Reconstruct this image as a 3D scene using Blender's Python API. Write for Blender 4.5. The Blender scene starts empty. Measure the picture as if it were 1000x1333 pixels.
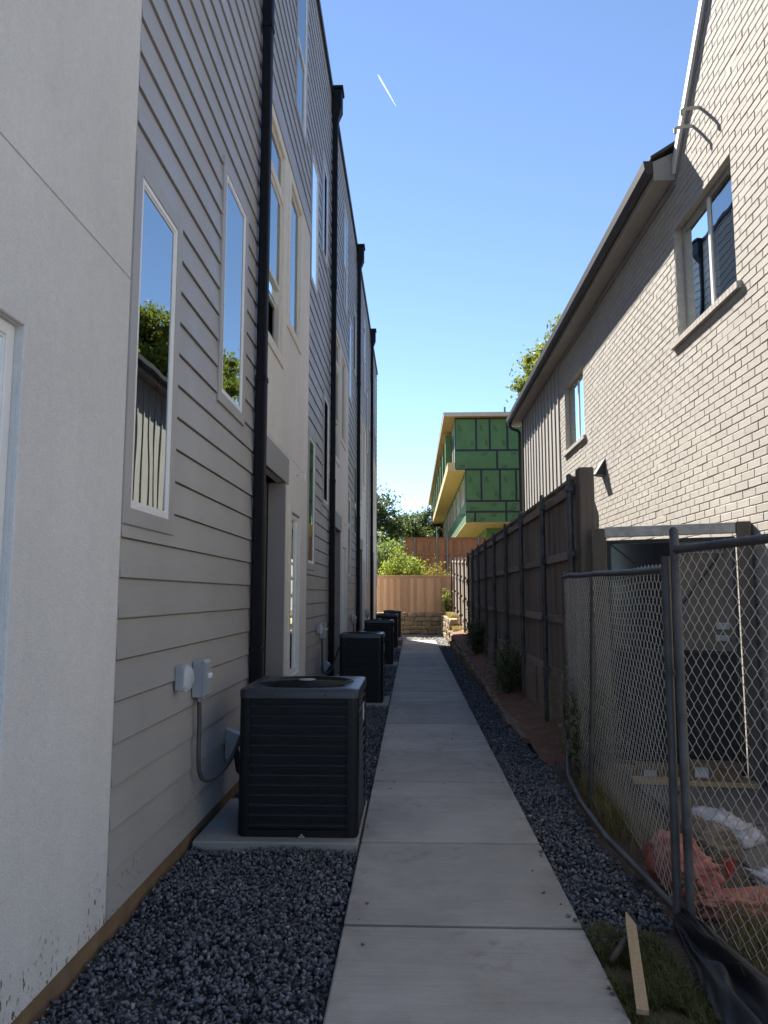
import bpy, bmesh, math, random
import numpy as np
from mathutils import Vector, Matrix, noise as mnoise

random.seed(7); rng = np.random.default_rng(7)
scene = bpy.context.scene
COL = scene.collection

# ------------------------------------------------------------------ camera
F_PX, CAM_H = 960.0, 1.6
PITCH = math.atan(108.5 / F_PX); YAW = math.atan(37 / F_PX * math.cos(PITCH))
cam_data = bpy.data.cameras.new('camera'); cam = bpy.data.objects.new('camera', cam_data); COL.objects.link(cam)
cam_data.sensor_fit = 'VERTICAL'; cam_data.sensor_height = 36.0; cam_data.lens = F_PX / 1333.0 * 36.0
cam_data.clip_start = 0.05; cam_data.clip_end = 60000
cam.location = (0, 0, CAM_H); cam.rotation_euler = (math.pi / 2 + PITCH, 0, YAW)
scene.camera = cam

# ------------------------------------------------------------------ sky and sun
SUN_D = Vector((1.0, -2.3, -2.45)).normalized()          # the way the light travels
world = bpy.data.worlds.new('World'); scene.world = world; world.use_nodes = True
wn = world.node_tree.nodes; wl = world.node_tree.links; wn.clear()
sky = wn.new('ShaderNodeTexSky'); sky.sky_type = 'NISHITA'; sky.sun_disc = False
sky.sun_elevation = math.asin(-SUN_D.z); sky.sun_rotation = math.atan2(-SUN_D.x, -SUN_D.y)
sky.air_density = 0.7; sky.dust_density = 0.0; sky.ozone_density = 2.0; sky.altitude = 100
bg = wn.new('ShaderNodeBackground'); bg.inputs[1].default_value = 0.08
wo = wn.new('ShaderNodeOutputWorld'); wl.new(sky.outputs[0], bg.inputs[0]); wl.new(bg.outputs[0], wo.inputs[0])
sd = bpy.data.lights.new('sun', 'SUN'); sd.energy = 4.8; sd.angle = math.radians(0.5); sd.color = (1.0, 0.94, 0.85)
sun = bpy.data.objects.new('sun', sd); COL.objects.link(sun)
sun.rotation_euler = SUN_D.to_track_quat('-Z', 'Y').to_euler(); sun.location = (-12, 28, 30)
vs = scene.view_settings
vs.view_transform = 'Standard'; vs.look = 'None'; vs.exposure = 1.74; vs.gamma = 1.0; vs.use_curve_mapping = False

# ------------------------------------------------------------------ helpers
def tag(o, label, cat, group=None, kind=None):
    o['label'] = label; o['category'] = cat
    if group: o['group'] = group
    if kind: o['kind'] = kind
    return o
def structure(o, label=None, cat=None):
    o['kind'] = 'structure'
    if label: o['label'] = label
    if cat: o['category'] = cat
    return o
def empty(name, loc=(0, 0, 0), rz=0.0):
    o = bpy.data.objects.new(name, None); COL.objects.link(o)
    o.location = loc; o.rotation_euler = (0, 0, rz); o.empty_display_size = 0.1
    return o
def link(name, mesh, parent=None, m=None, loc=None):
    o = bpy.data.objects.new(name, mesh); COL.objects.link(o)
    if m is not None and not mesh.materials: mesh.materials.append(m)
    if parent is not None: o.parent = parent
    if loc is not None: o.location = loc
    return o
class MB:
    """collects shapes; build() links them as one mesh object"""
    def __init__(s): s.v = []; s.f = []
    def poly(s, *pts):
        n = len(s.v); s.v += [tuple(p) for p in pts]; s.f.append(tuple(range(n, n + len(pts)))); return s
    def mesh_data(s, V, Fs):
        n = len(s.v); s.v += [tuple(p) for p in V]; s.f += [tuple(i + n for i in f) for f in Fs]; return s
    def box(s, x0, x1, y0, y1, z0, z1, c=0.0):
        if x1 < x0: x0, x1 = x1, x0
        if y1 < y0: y0, y1 = y1, y0
        if z1 < z0: z0, z1 = z1, z0
        if c <= 0:
            V = [(x, y, z) for x in (x0, x1) for y in (y0, y1) for z in (z0, z1)]
            return s.mesh_data(V, [(0, 1, 3, 2), (4, 6, 7, 5), (0, 4, 5, 1), (2, 3, 7, 6), (0, 2, 6, 4), (1, 5, 7, 3)])
        c = min(c, (x1 - x0) * .45, (y1 - y0) * .45, (z1 - z0) * .45)
        b = bmesh.new(); V = [b.verts.new((x, y, z)) for x in (x0, x1) for y in (y0, y1) for z in (z0, z1)]
        for q in [(0, 1, 3, 2), (4, 6, 7, 5), (0, 4, 5, 1), (2, 3, 7, 6), (0, 2, 6, 4), (1, 5, 7, 3)]: b.faces.new([V[i] for i in q])
        bmesh.ops.bevel(b, geom=b.edges[:], offset=c, segments=1, affect='EDGES', profile=.5)
        s.from_bm(b); return s
    def from_bm(s, b):
        b.verts.ensure_lookup_table(); b.verts.index_update()
        s.mesh_data([v.co[:] for v in b.verts], [[v.index for v in f.verts] for f in b.faces]); b.free(); return s
    def tube(s, pts, r, n=8, cap=True):
        pts = [Vector(p) for p in pts]; rr = r if isinstance(r, (list, tuple)) else [r] * len(pts)
        base = len(s.v); prev = None
        for i, p in enumerate(pts):
            d = (pts[min(i + 1, len(pts) - 1)] - pts[max(i - 1, 0)]).normalized()
            if prev is None:
                u = d.orthogonal().normalized()
            else:
                u = (prev - d * prev.dot(d)); u = u.normalized() if u.length > 1e-6 else d.orthogonal().normalized()
            prev = u; w = d.cross(u)
            for k in range(n):
                a = 2 * math.pi * k / n; s.v.append(tuple(p + (u * math.cos(a) + w * math.sin(a)) * rr[i]))
        for i in range(len(pts) - 1):
            for k in range(n):
                a = base + i * n + k; b_ = base + i * n + (k + 1) % n; s.f.append((a, b_, b_ + n, a + n))
        if cap:
            s.f.append(tuple(base + k for k in reversed(range(n)))); e = base + (len(pts) - 1) * n
            s.f.append(tuple(e + k for k in range(n)))
        return s
    def prism(s, prof, axis, a, b):
        """prof: list of 2-D points; extruded along axis ('x','y','z') from a to b"""
        def P(u, w, t): return {'x': (t, u, w), 'y': (u, t, w), 'z': (u, w, t)}[axis]
        n = len(prof); base = len(s.v)
        s.v += [P(u, w, a) for u, w in prof] + [P(u, w, b) for u, w in prof]
        for i in range(n): j = (i + 1) % n; s.f.append((base + i, base + j, base + n + j, base + n + i))
        s.f.append(tuple(base + i for i in reversed(range(n)))); s.f.append(tuple(base + n + i for i in range(n)))
        return s
    def mesh(s, name, m=None, smooth=False):
        me = bpy.data.meshes.new(name); me.from_pydata(s.v, [], s.f)
        b = bmesh.new(); b.from_mesh(me); bmesh.ops.recalc_face_normals(b, faces=b.faces[:]); b.to_mesh(me); b.free()
        if m: me.materials.append(m)
        if smooth:
            me.polygons.foreach_set('use_smooth', [True] * len(me.polygons))
        me.update(); return me
    def build(s, name, m, parent=None, smooth=False, loc=None):
        return link(name, s.mesh(name, m, smooth), parent, None, loc)
def smooth_by_angle(o, deg=40):
    me = o.data; b = bmesh.new(); b.from_mesh(me)
    for f in b.faces: f.smooth = True
    for e in b.edges:
        if len(e.link_faces) == 2 and e.calc_face_angle(0) > math.radians(deg): e.smooth = False
    b.to_mesh(me); b.free(); return o
def np_mesh(name, V, T, m):
    """triangle / quad soup from numpy arrays, quickly"""
    me = bpy.data.meshes.new(name); k = T.shape[1]
    me.vertices.add(len(V)); me.vertices.foreach_set('co', V.astype(np.float32).ravel())
    me.loops.add(T.size); me.loops.foreach_set('vertex_index', T.astype(np.int32).ravel())
    me.polygons.add(len(T)); me.polygons.foreach_set('loop_start', np.arange(0, T.size, k, dtype=np.int32))
    me.polygons.foreach_set('loop_total', np.full(len(T), k, dtype=np.int32))
    me.materials.append(m); me.update(calc_edges=True); me.validate(); return me

# ------------------------------------------------------------------ materials
class NT:
    def __init__(s, name):
        s.m = bpy.data.materials.new(name); s.m.use_nodes = True; s.t = s.m.node_tree; s.n = s.t.nodes; s.l = s.t.links; s.n.clear()
        s.out = s.n.new('ShaderNodeOutputMaterial'); s.b = s.n.new('ShaderNodeBsdfPrincipled'); s.l.new(s.b.outputs[0], s.out.inputs[0])
        s.geo = s.n.new('ShaderNodeNewGeometry'); s._oc = None
    def objco(s):
        if s._oc is None: s._oc = s.n.new('ShaderNodeTexCoord').outputs['Object']
        return s._oc
    def mapped(s, src, scale):
        mp = s.n.new('ShaderNodeMapping'); mp.inputs['Scale'].default_value = scale; s.l.new(src, mp.inputs[0]); return mp.outputs[0]
    def offset_island(s, src, amount=37.0):
        v = s.n.new('ShaderNodeVectorMath'); v.operation = 'ADD'; s.l.new(src, v.inputs[0])
        c = s.n.new('ShaderNodeVectorMath'); c.operation = 'SCALE'; c.inputs[0].default_value = (1, .7, .4)
        mm = s.math('MULTIPLY', s.geo.outputs['Random Per Island'], amount)
        oi = s.n.new('ShaderNodeObjectInfo'); m2 = s.math('MULTIPLY', oi.outputs['Random'], amount * 1.7)
        s.l.new(s.math('ADD', mm, m2), c.inputs[3]); s.l.new(c.outputs[0], v.inputs[1]); return v.outputs[0]
    def noise(s, src, scale, detail=4, rough=.55):
        n = s.n.new('ShaderNodeTexNoise'); n.inputs['Scale'].default_value = scale; n.inputs['Detail'].default_value = detail
        n.inputs['Roughness'].default_value = rough; s.l.new(src, n.inputs['Vector']); return n.outputs[0]
    def voro(s, src, scale, feature='F1'):
        n = s.n.new('ShaderNodeTexVoronoi'); n.feature = feature; n.inputs['Scale'].default_value = scale; s.l.new(src, n.inputs['Vector']); return n.outputs[0]
    def math(s, op, a, b=None, clamp=False):
        n = s.n.new('ShaderNodeMath'); n.operation = op; n.use_clamp = clamp
        for i, x in enumerate((a, b)):
            if x is None: continue
            if isinstance(x, (int, float)): n.inputs[i].default_value = x
            else: s.l.new(x, n.inputs[i])
        return n.outputs[0]
    def rng(s, v, a, b, c=0.0, d=1.0):
        n = s.n.new('ShaderNodeMapRange'); n.inputs[1].default_value = a; n.inputs[2].default_value = b
        n.inputs[3].default_value = c; n.inputs[4].default_value = d; s.l.new(v, n.inputs[0]); return n.outputs[0]
    def mix(s, fac, a, b):
        n = s.n.new('ShaderNodeMix'); n.data_type = 'RGBA'
        if isinstance(fac, (int, float)): n.inputs[0].default_value = fac
        else: s.l.new(fac, n.inputs[0])
        for i, x in ((6, a), (7, b)):
            if isinstance(x, (tuple, list)): n.inputs[i].default_value = (*x[:3], 1)
            else: s.l.new(x, n.inputs[i])
        return n.outputs[2]
    def mulv(s, col, v):
        n = s.n.new('ShaderNodeMix'); n.data_type = 'RGBA'; n.blend_type = 'MULTIPLY'; n.inputs[0].default_value = 1
        if isinstance(col, (tuple, list)): n.inputs[6].default_value = (*col[:3], 1)
        else: s.l.new(col, n.inputs[6])
        s.l.new(v, n.inputs[7]); return n.outputs[2]
    def xyz(s, src):
        n = s.n.new('ShaderNodeSeparateXYZ'); s.l.new(src, n.inputs[0]); return n.outputs
    def col(s, c):
        if isinstance(c, (tuple, list)): s.b.inputs['Base Color'].default_value = (*c[:3], 1)
        else: s.l.new(c, s.b.inputs['Base Color'])
    def bump(s, h, strength=.3, dist=.01):
        n = s.n.new('ShaderNodeBump'); n.inputs['Strength'].default_value = strength; n.inputs['Distance'].default_value = dist
        s.l.new(h, n.inputs['Height']); s.l.new(n.outputs[0], s.b.inputs['Normal']); return n
    def set(s, **k):
        for a, v in k.items():
            inp = s.b.inputs[{'rough': 'Roughness', 'metal': 'Metallic', 'spec': 'Specular IOR Level'}.get(a, a)]
            if isinstance(v, (int, float)): inp.default_value = v
            else: s.l.new(v, inp)

def pmat(name, base, rough=.7, var=.12, scale=3.0, bump=0.0, bscale=60.0, metal=0.0, island=0.0, bdist=.004, spec=.5, dirt=None, dirt_scale=1.3):
    t = NT(name); p = t.geo.outputs['Position']
    v = t.rng(t.noise(p, scale, 5), .3, .7, 1 - var, 1 + var)
    c = t.mulv(base, v)
    if island:
        c = t.mulv(c, t.rng(t.geo.outputs['Random Per Island'], 0, 1, 1 - island, 1 + island))
    if dirt: c = t.mix(t.rng(t.noise(p, dirt_scale, 6, .65), .52, .75, 0, .6), c, dirt)
    t.col(c); t.set(rough=rough, metal=metal, spec=spec)
    if bump: t.bump(t.noise(p, bscale, 3), bump, bdist)
    return t.m
def wood_mat(name, base, dark, rough=.8, grain=(18, 18, .9), var=.25, knots=False, grey=None):
    t = NT(name); o = t.offset_island(t.objco()); g = t.noise(t.mapped(o, grain), 2.2, 5, .6)
    c = t.mix(t.rng(g, .35, .72), base, dark)
    oi = t.n.new('ShaderNodeObjectInfo')
    c = t.mulv(c, t.rng(oi.outputs['Random'], 0, 1, 1 - var, 1 + var))
    if grey: c = t.mix(t.rng(t.noise(t.mapped(o, (3, 3, .7)), 1.4, 4), .42, .68, 0, .75), c, grey)
    if knots:
        k = t.voro(t.mapped(o, (7, 7, 3)), 1.0); c = t.mix(t.rng(k, .05, .13, 1, 0), c, tuple(x * .45 for x in dark))
    t.col(c); t.set(rough=rough); t.bump(g, .35, .003); return t.m

def stucco_mat(name, base, splash=False):
    t = NT(name); p = t.geo.outputs['Position']
    big = t.rng(t.noise(p, .55, 4), .3, .7, .93, 1.05); c = t.mulv(base, big)
    streak = t.rng(t.noise(t.mapped(p, (3.0, 3.0, .35)), 1.5, 4), .35, .7, .965, 1.02); c = t.mulv(c, streak)
    fine = t.noise(p, 150, 3, .7)
    c = t.mulv(c, t.rng(t.noise(p, 22, 4, .7), .3, .7, .955, 1.035))
    c = t.mulv(c, t.rng(fine, .3, .7, .90, 1.07))
    if splash:
        z = t.xyz(p)[2]
        sp = t.noise(t.mapped(p, (1, 1, .55)), 46, 2, .5); pat = t.noise(t.mapped(p, (1, 1.0, .6)), 3.4, 3)
        hgt = t.rng(z, .0, .62, 1, 0)
        m = t.math('MULTIPLY', t.rng(sp, .61, .645), t.rng(t.math('MULTIPLY', pat, hgt), .23, .35))
        c = t.mix(t.math('MULTIPLY', m, .85), c, (.06, .045, .03))
        film = t.math('MULTIPLY', t.rng(z, .0, .35, .22, 0), t.rng(pat, .4, .65))
        c = t.mix(film, c, (.22, .17, .12))
    t.col(c); t.set(rough=.92, spec=.25)
    h = t.math('ADD', fine, t.math('MULTIPLY', t.noise(p, 70, 3), .6)); t.bump(h, .8, .006); return t.m

def glass_mat(name, tint, ior=1.9, wave=.02):
    t = NT(name); t.n.remove(t.b)
    tr = t.n.new('ShaderNodeBsdfTransparent'); tr.inputs[0].default_value = (*tint, 1)
    gl = t.n.new('ShaderNodeBsdfGlossy'); gl.inputs['Roughness'].default_value = 0.0; gl.inputs['Color'].default_value = (.92, 1, 1, 1)
    fr = t.n.new('ShaderNodeFresnel'); fr.inputs[0].default_value = ior
    mx = t.n.new('ShaderNodeMixShader'); t.l.new(fr.outputs[0], mx.inputs[0]); t.l.new(tr.outputs[0], mx.inputs[1]); t.l.new(gl.outputs[0], mx.inputs[2])
    t.l.new(mx.outputs[0], t.out.inputs[0])
    if wave:
        b = t.n.new('ShaderNodeBump'); b.inputs['Strength'].default_value = wave; b.inputs['Distance'].default_value = .06
        t.l.new(t.noise(t.mapped(t.geo.outputs['Position'], (1, 1, .6)), 2.6, 1), b.inputs['Height']); t.l.new(b.outputs[0], gl.inputs['Normal'])
    return t.m
def leaf_mat(name, c0, c1, trans=.35, rough=.6):
    t = NT(name); r = t.geo.outputs['Random Per Island']
    c = t.mix(t.rng(r, 0, 1, 0, 1), c0, c1); t.col(c); t.set(rough=rough, spec=.3)
    tl = t.n.new('ShaderNodeBsdfTranslucent'); t.l.new(t.mix(.35, c, (.35, .45, .05)), tl.inputs[0])
    mx = t.n.new('ShaderNodeMixShader'); mx.inputs[0].default_value = trans
    t.l.new(t.b.outputs[0], mx.inputs[1]); t.l.new(tl.outputs[0], mx.inputs[2]); t.l.new(mx.outputs[0], t.out.inputs[0]); return t.m

def siding_mat():
    t = NT('fibre_cement_siding'); p = t.geo.outputs['Position']
    c = t.mulv((.372, .36, .348), t.rng(t.noise(p, 1.1, 5), .3, .7, .93, 1.07))
    c = t.mulv(c, t.rng(t.noise(t.mapped(p, (8, 1.2, 40)), 2.0, 4), .3, .7, .955, 1.045))
    oi = t.n.new('ShaderNodeObjectInfo'); c = t.mulv(c, t.rng(oi.outputs['Random'], 0, 1, .96, 1.04))
    z = t.xyz(p)[2]; pat = t.noise(p, 3.1, 3)
    m = t.math('MULTIPLY', t.rng(t.noise(p, 48, 2), .63, .665), t.rng(t.math('MULTIPLY', pat, t.rng(z, 0, .85, 1, 0)), .27, .4))
    c = t.mix(t.math('MULTIPLY', m, .7), c, (.06, .045, .03))
    t.col(c); t.set(rough=t.rng(t.noise(p, 2.5, 3), .3, .7, .42, .58), spec=.5)
    t.bump(t.noise(t.mapped(p, (20, 6, 60)), 3, 4), .12, .003); return t.m
def concrete_mat(name, base, broom=True, stains=True):
    t = NT(name); p = t.geo.outputs['Position']
    c = t.mulv(base, t.rng(t.noise(p, 1.5, 6, .6), .3, .7, .82, 1.14))
    oi = t.n.new('ShaderNodeObjectInfo'); c = t.mulv(c, t.rng(oi.outputs['Random'], 0, 1, .84, 1.10))
    br = t.noise(t.mapped(p, (1.6, 90, 90)), 2.0, 3, .6)
    c = t.mulv(c, t.rng(br, .3, .7, .90, 1.08))
    c = t.mulv(c, t.rng(t.noise(p, 160, 2), .3, .7, .93, 1.06))
    if stains:
        c = t.mix(t.rng(t.noise(p, .9, 5, .7), .54, .74, 0, .5), c, (.24, .20, .145))
        c = t.mix(t.math('MULTIPLY', t.math('MULTIPLY', t.rng(t.noise(p, 9, 4, .65), .52, .75), t.rng(t.noise(p, .8, 2), .48, .64)), .55), c, (.20, .12, .07))
        ex = t.xyz(p)[0]; ed = t.math('MAXIMUM', t.rng(ex, .62, .82, 0, 1), t.rng(ex, -.345, -.2, 1, 0))
        c = t.mix(t.math('MULTIPLY', t.math('MULTIPLY', t.math('MINIMUM', ed, 1.0), t.rng(t.noise(p, 5, 5, .65), .38, .7)), .5), c, (.16, .14, .115))
        c = t.mix(t.rng(t.noise(p, 38, 2), .73, .76, 0, .6), c, (.5, .49, .46))
    t.col(c); t.set(rough=.88, spec=.3); t.bump(br, .5 if broom else .15, .003); return t.m
def brick_mat(name, base):
    t = NT(name); p = t.geo.outputs['Position']
    c = t.mulv(base, t.rng(t.geo.outputs['Random Per Island'], 0, 1, .93, 1.05))
    oi = t.n.new('ShaderNodeObjectInfo'); c = t.mulv(c, t.rng(oi.outputs['Random'], 0, 1, .95, 1.04))
    c = t.mulv(c, t.rng(t.noise(p, 1.2, 5), .3, .7, .95, 1.04))
    c = t.mix(t.rng(t.noise(t.mapped(p, (1, 1, 1.6)), 40, 4, .7), .60, .72, 0, .35), c, (.40, .33, .26))
    t.col(c); t.set(rough=.85, spec=.25)
    t.bump(t.noise(p, 90, 4, .65), .7, .006); return t.m
def stone_mat(name, c0, c1, c2):
    t = NT(name); p = t.geo.outputs['Position']; r = t.geo.outputs['Random Per Island']
    oi = t.n.new('ShaderNodeObjectInfo'); rr = t.math('FRACT', t.math('ADD', r, oi.outputs['Random']))
    c = t.mix(rr, c0, c1); c = t.mix(t.rng(t.noise(p, 7, 6, .65), .42, .68), c, c2)
    c = t.mulv(c, t.rng(t.noise(p, 60, 3), .3, .7, .8, 1.15))
    t.col(c); t.set(rough=.9, spec=.25); t.bump(t.noise(p, 35, 5, .65), .8, .012); return t.m
def gravel_mat():
    t = NT('crushed_gravel'); r = t.geo.outputs['Random Per Island']; p = t.geo.outputs['Position']
    c = t.mix(r, (.060, .062, .068), (.225, .232, .25)); c = t.mix(t.rng(r, .975, .99), c, (.36, .36, .36))
    c = t.mulv(c, t.rng(t.noise(p, 130, 3), .3, .7, .7, 1.3)); t.col(c); t.set(rough=.9, spec=.25)
    t.bump(t.noise(p, 190, 3), .6, .004); return t.m

M = {}
M['siding'] = siding_mat()
M['trim'] = pmat('painted_trim', (.372, .36, .348), .5, .05, 2, .05, 90)
M['stucco_near'] = stucco_mat('pale_stucco', (.74, .725, .705), True)
M['stucco'] = stucco_mat('cream_stucco', (.79, .745, .665))
M['vinyl'] = pmat('white_vinyl', (.80, .79, .78), .35, .04, 4)
M['cream_vinyl'] = pmat('cream_window_frame', (.66, .61, .52), .45, .04, 4)
M['dark_door'] = pmat('dark_grey_door', (.11, .105, .105), .45, .06, 2)
M['door_trim'] = pmat('grey_door_trim', (.27, .25, .24), .55, .06, 2)
M['glass'] = glass_mat('window_glass', (.45, .5, .5), 7.0, .012)
M['house_glass'] = glass_mat('house_window_glass', (.6, .66, .68), 4.6, .012)
M['interior'] = pmat('interior_wall', (.32, .30, .27), .9, .1)
M['black_metal'] = pmat('black_downspout_metal', (.0045, .005, .0075), .6, .2, 3, .03, 30, spec=.22)
M['dark_coping'] = pmat('dark_coping', (.025, .025, .03), .4, .1)
M['foundation'] = pmat('tan_foundation', (.19, .13, .075), .9, .25, 6, .4, 60, dirt=(.09, .06, .035))
M['roof'] = pmat('dark_shingles', (.06, .055, .052), .9, .3, 8, .6, 30)
M['galv'] = pmat('galvanised_steel', (.22, .23, .24), .48, .25, 9, .15, 50, metal=.7)
M['galv_beam'] = pmat('pale_zinc_beam', (.42, .42, .40), .55, .25, 12, .3, 60)
M['galv_dark'] = pmat('weathered_steel_pipe', (.105, .105, .108), .58, .3, 7, .2, 40, metal=.55)
M['wire'] = pmat('galvanised_wire', (.46, .455, .44), .5, .15, 9, metal=.3)
M['box_grey'] = pmat('grey_electrical_box', (.33, .345, .36), .45, .05)
def plastic_mat():
    t = NT('clear_plastic_cover'); t.col((.78, .82, .82)); t.set(rough=.18)
    tr = t.n.new('ShaderNodeBsdfTransparent'); mx = t.n.new('ShaderNodeMixShader'); mx.inputs[0].default_value = .66
    t.l.new(t.b.outputs[0], mx.inputs[1]); t.l.new(tr.outputs[0], mx.inputs[2]); t.l.new(mx.outputs[0], t.out.inputs[0]); return t.m
M['bubble'] = plastic_mat()
M['conduit'] = pmat('grey_conduit', (.05, .053, .06), .5, .08, 8, .25, 160)
M['insul'] = pmat('black_insulation', (.012, .012, .013), .8, .2, 20, .4, 60)
M['ac_paint'] = pmat('charcoal_condenser_paint', (.006, .007, .010), .45, .12, 5, .03, 80, spec=.28)
M['ac_louver'] = pmat('condenser_louver_paint', (.020, .022, .027), .5, .1, 6, spec=.25)
M['ac_lid'] = pmat('grey_condenser_lid', (.034, .038, .046), .36, .12, 5, spec=.4)
M['ac_core'] = pmat('black_coil', (.003, .0035, .005), .6, .3, 10)
M['ac_hub'] = pmat('fan_hub', (.30, .30, .31), .4, .05)
M['walk'] = concrete_mat('broomed_concrete', (.42, .388, .345))
M['pad'] = concrete_mat('concrete_pad', (.29, .282, .265), False, False)
M['slab'] = concrete_mat('old_concrete', (.17, .16, .147), False, True)
M['gravel'] = gravel_mat()
M['gravel_lit'] = pmat('gravel_painted_sunlit', (.40, .385, .36), .8, .3, 60, .4, 120, island=.35)  # lighter copy of the gravel: sunlight on the far patch put into the colour
M['gravel_bed'] = pmat('gravel_bed', (.028, .03, .036), .9, .4, 40, .9, 60, bdist=.02)
M['earth'] = pmat('brown_earth', (.12, .085, .055), .95, .3, 3, .8, 30, bdist=.02)
M['red_soil'] = pmat('red_soil', (.19, .092, .055), .95, .3, 5, .9, 35, bdist=.02, dirt=(.22, .16, .105), dirt_scale=5)
M['yard'] = pmat('dark_yard_soil', (.075, .055, .04), .95, .35, 4, .9, 30, bdist=.02, dirt=(.12, .10, .06), dirt_scale=6)
M['hill'] = pmat('dry_hillside', (.16, .15, .06), .95, .3, 1.5, .6, 8, bdist=.05)
M['brick'] = brick_mat('painted_brick', (.455, .427, .387))
M['mortar'] = pmat('painted_mortar', (.43, .403, .365), .95, .12, 20, .6, 120)
M['batten'] = pmat('painted_board_and_batten', (.40, .375, .34), .65, .08, 2, .15, 50)
M['soffit'] = pmat('painted_soffit', (.30, .285, .265), .7, .06, 2)
M['white_trim'] = pmat('white_rake_trim', (.72, .70, .67), .55, .05)
M['gutter'] = pmat('dark_bronze_gutter', (.03, .027, .026), .6, .1, 3)
M['sash'] = pmat('grey_window_sash', (.36, .36, .345), .45, .05)
M['fence'] = wood_mat('dark_stained_fence', (.23, .172, .138), (.125, .094, .078), .85, (14, 14, .9), .3, grey=(.22, .195, .175))
M['fence_rail'] = wood_mat('dark_stained_rail', (.27, .21, .172), (.155, .12, .10), .85, (14, .9, 14), .22, grey=(.27, .24, .213))
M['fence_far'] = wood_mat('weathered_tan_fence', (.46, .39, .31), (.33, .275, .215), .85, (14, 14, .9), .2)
M['post_wood'] = wood_mat('grey_brown_post', (.13, .106, .088), (.088, .071, .058), .8, (10, 10, .6), .12)
M['cedar'] = wood_mat('new_cedar', (.74, .47, .28), (.62, .36, .20), .75, (16, 16, .8), .2, True)
M['cedar_brown'] = wood_mat('stained_cedar', (.38, .17, .085), (.27, .115, .058), .75, (14, 14, .8), .2)
M['bare_wood'] = wood_mat('bare_lumber', (.46, .33, .19), (.34, .23, .12), .75, (30, 30, 3), .1)
M['stone'] = stone_mat('tan_fieldstone', (.44, .33, .20), (.32, .24, .15), (.50, .41, .28))
M['edge_stone'] = stone_mat('brown_edge_stone', (.24, .16, .11), (.33, .23, .15), (.19, .13, .09))
M['zip'] = pmat('green_sheathing', (.075, .165, .058), .7, .12, 1.5, .1, 30, island=.1)
M['tape'] = pmat('black_seam_tape', (.008, .010, .016), .5, .2)
M['print'] = pmat('black_print', (.028, .062, .026), .7, .1)
M['osb'] = wood_mat('yellow_plywood', (.62, .45, .23), (.53, .37, .17), .75, (3, 1, 3), .12)
M['tan_soffit'] = pmat('tan_soffit_board', (.42, .29, .17), .75, .1)
M['fascia'] = pmat('cream_fascia', (.55, .45, .33), .7, .08)
M['dark_void'] = pmat('dark_opening', (.02, .025, .022), .9, .2)
M['gate_black'] = pmat('black_gate_frame', (.010, .011, .013), .4, .15)
M['gate_panel'] = pmat('matte_black_panel', (.008, .008, .009), .6, .3, 3)
M['gate_grey'] = pmat('grey_brown_screen', (.15, .13, .11), .8, .15, 5, .2, 60)
M['gate_glass'] = pmat('dark_gloss_panel', (.008, .010, .014), .12, .1)
M['orange_bag'] = pmat('orange_woven_sack', (.40, .145, .11), .6, .25, 9, .8, 34, dirt=(.36, .11, .07))
M['red_tie'] = pmat('red_sack_tie', (.40, .03, .02), .5, .1)
M['white_bag'] = pmat('white_plastic_sack', (.42, .43, .47), .4, .2, 10, .5, 25, dirt=(.22, .19, .16), dirt_scale=6)
M['burlap'] = pmat('soiled_sack', (.17, .135, .10), .9, .3, 14, .8, 60, bdist=.02)
M['silt'] = pmat('black_silt_fabric', (.010, .010, .013), .5, .25, 12, .5, 300)
M['card'] = pmat('cardboard', (.20, .14, .085), .85, .1, 6)
M['paper'] = pmat('paper_label', (.55, .56, .58), .6, .04)
M['bark'] = pmat('bark', (.10, .075, .055), .95, .3, 10, .9, 30, bdist=.02)
M['leaf_dark'] = leaf_mat('dark_green_leaves', (.03, .055, .025), (.10, .14, .065), .25)
M['leaf_oak'] = leaf_mat('yellow_green_leaves', (.075, .11, .018), (.21, .21, .03), .4)
M['leaf_lime'] = leaf_mat('lime_leaves', (.12, .19, .02), (.30, .34, .05), .45)
M['leaf_pale'] = leaf_mat('pale_green_leaves', (.12, .18, .05), (.26, .32, .12), .4)
M['leaf_rust'] = leaf_mat('rusty_leaves', (.22, .12, .03), (.30, .25, .05), .4)
M['leaf_vine'] = leaf_mat('dull_shade_leaves', (.06, .085, .045), (.16, .18, .10), .25)
M['dry_weed'] = leaf_mat('straw_weeds', (.10, .09, .04), (.30, .24, .13), .3)
M['grass'] = leaf_mat('ragged_grass', (.045, .075, .022), (.16, .14, .06), .3)
M['dry_grass'] = leaf_mat('dry_straw_grass', (.32, .20, .075), (.44, .33, .14), .3)
def contrail_mat():
    t = NT('contrail_ice'); t.b.inputs['Base Color'].default_value = (1, 1, 1, 1); t.set(rough=1.0, spec=0)
    tl = t.n.new('ShaderNodeBsdfTranslucent'); tl.inputs[0].default_value = (1, 1, 1, 1); tr = t.n.new('ShaderNodeBsdfTransparent')
    m1 = t.n.new('ShaderNodeMixShader'); m1.inputs[0].default_value = .5; t.l.new(t.b.outputs[0], m1.inputs[1]); t.l.new(tl.outputs[0], m1.inputs[2])
    m2 = t.n.new('ShaderNodeMixShader'); t.l.new(t.rng(t.noise(t.objco(), .02, 3), .3, .7, .5, .88), m2.inputs[0])
    t.l.new(m1.outputs[0], m2.inputs[1]); t.l.new(tr.outputs[0], m2.inputs[2]); t.l.new(m2.outputs[0], t.out.inputs[0]); return t.m
M['contrail'] = contrail_mat()

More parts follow.
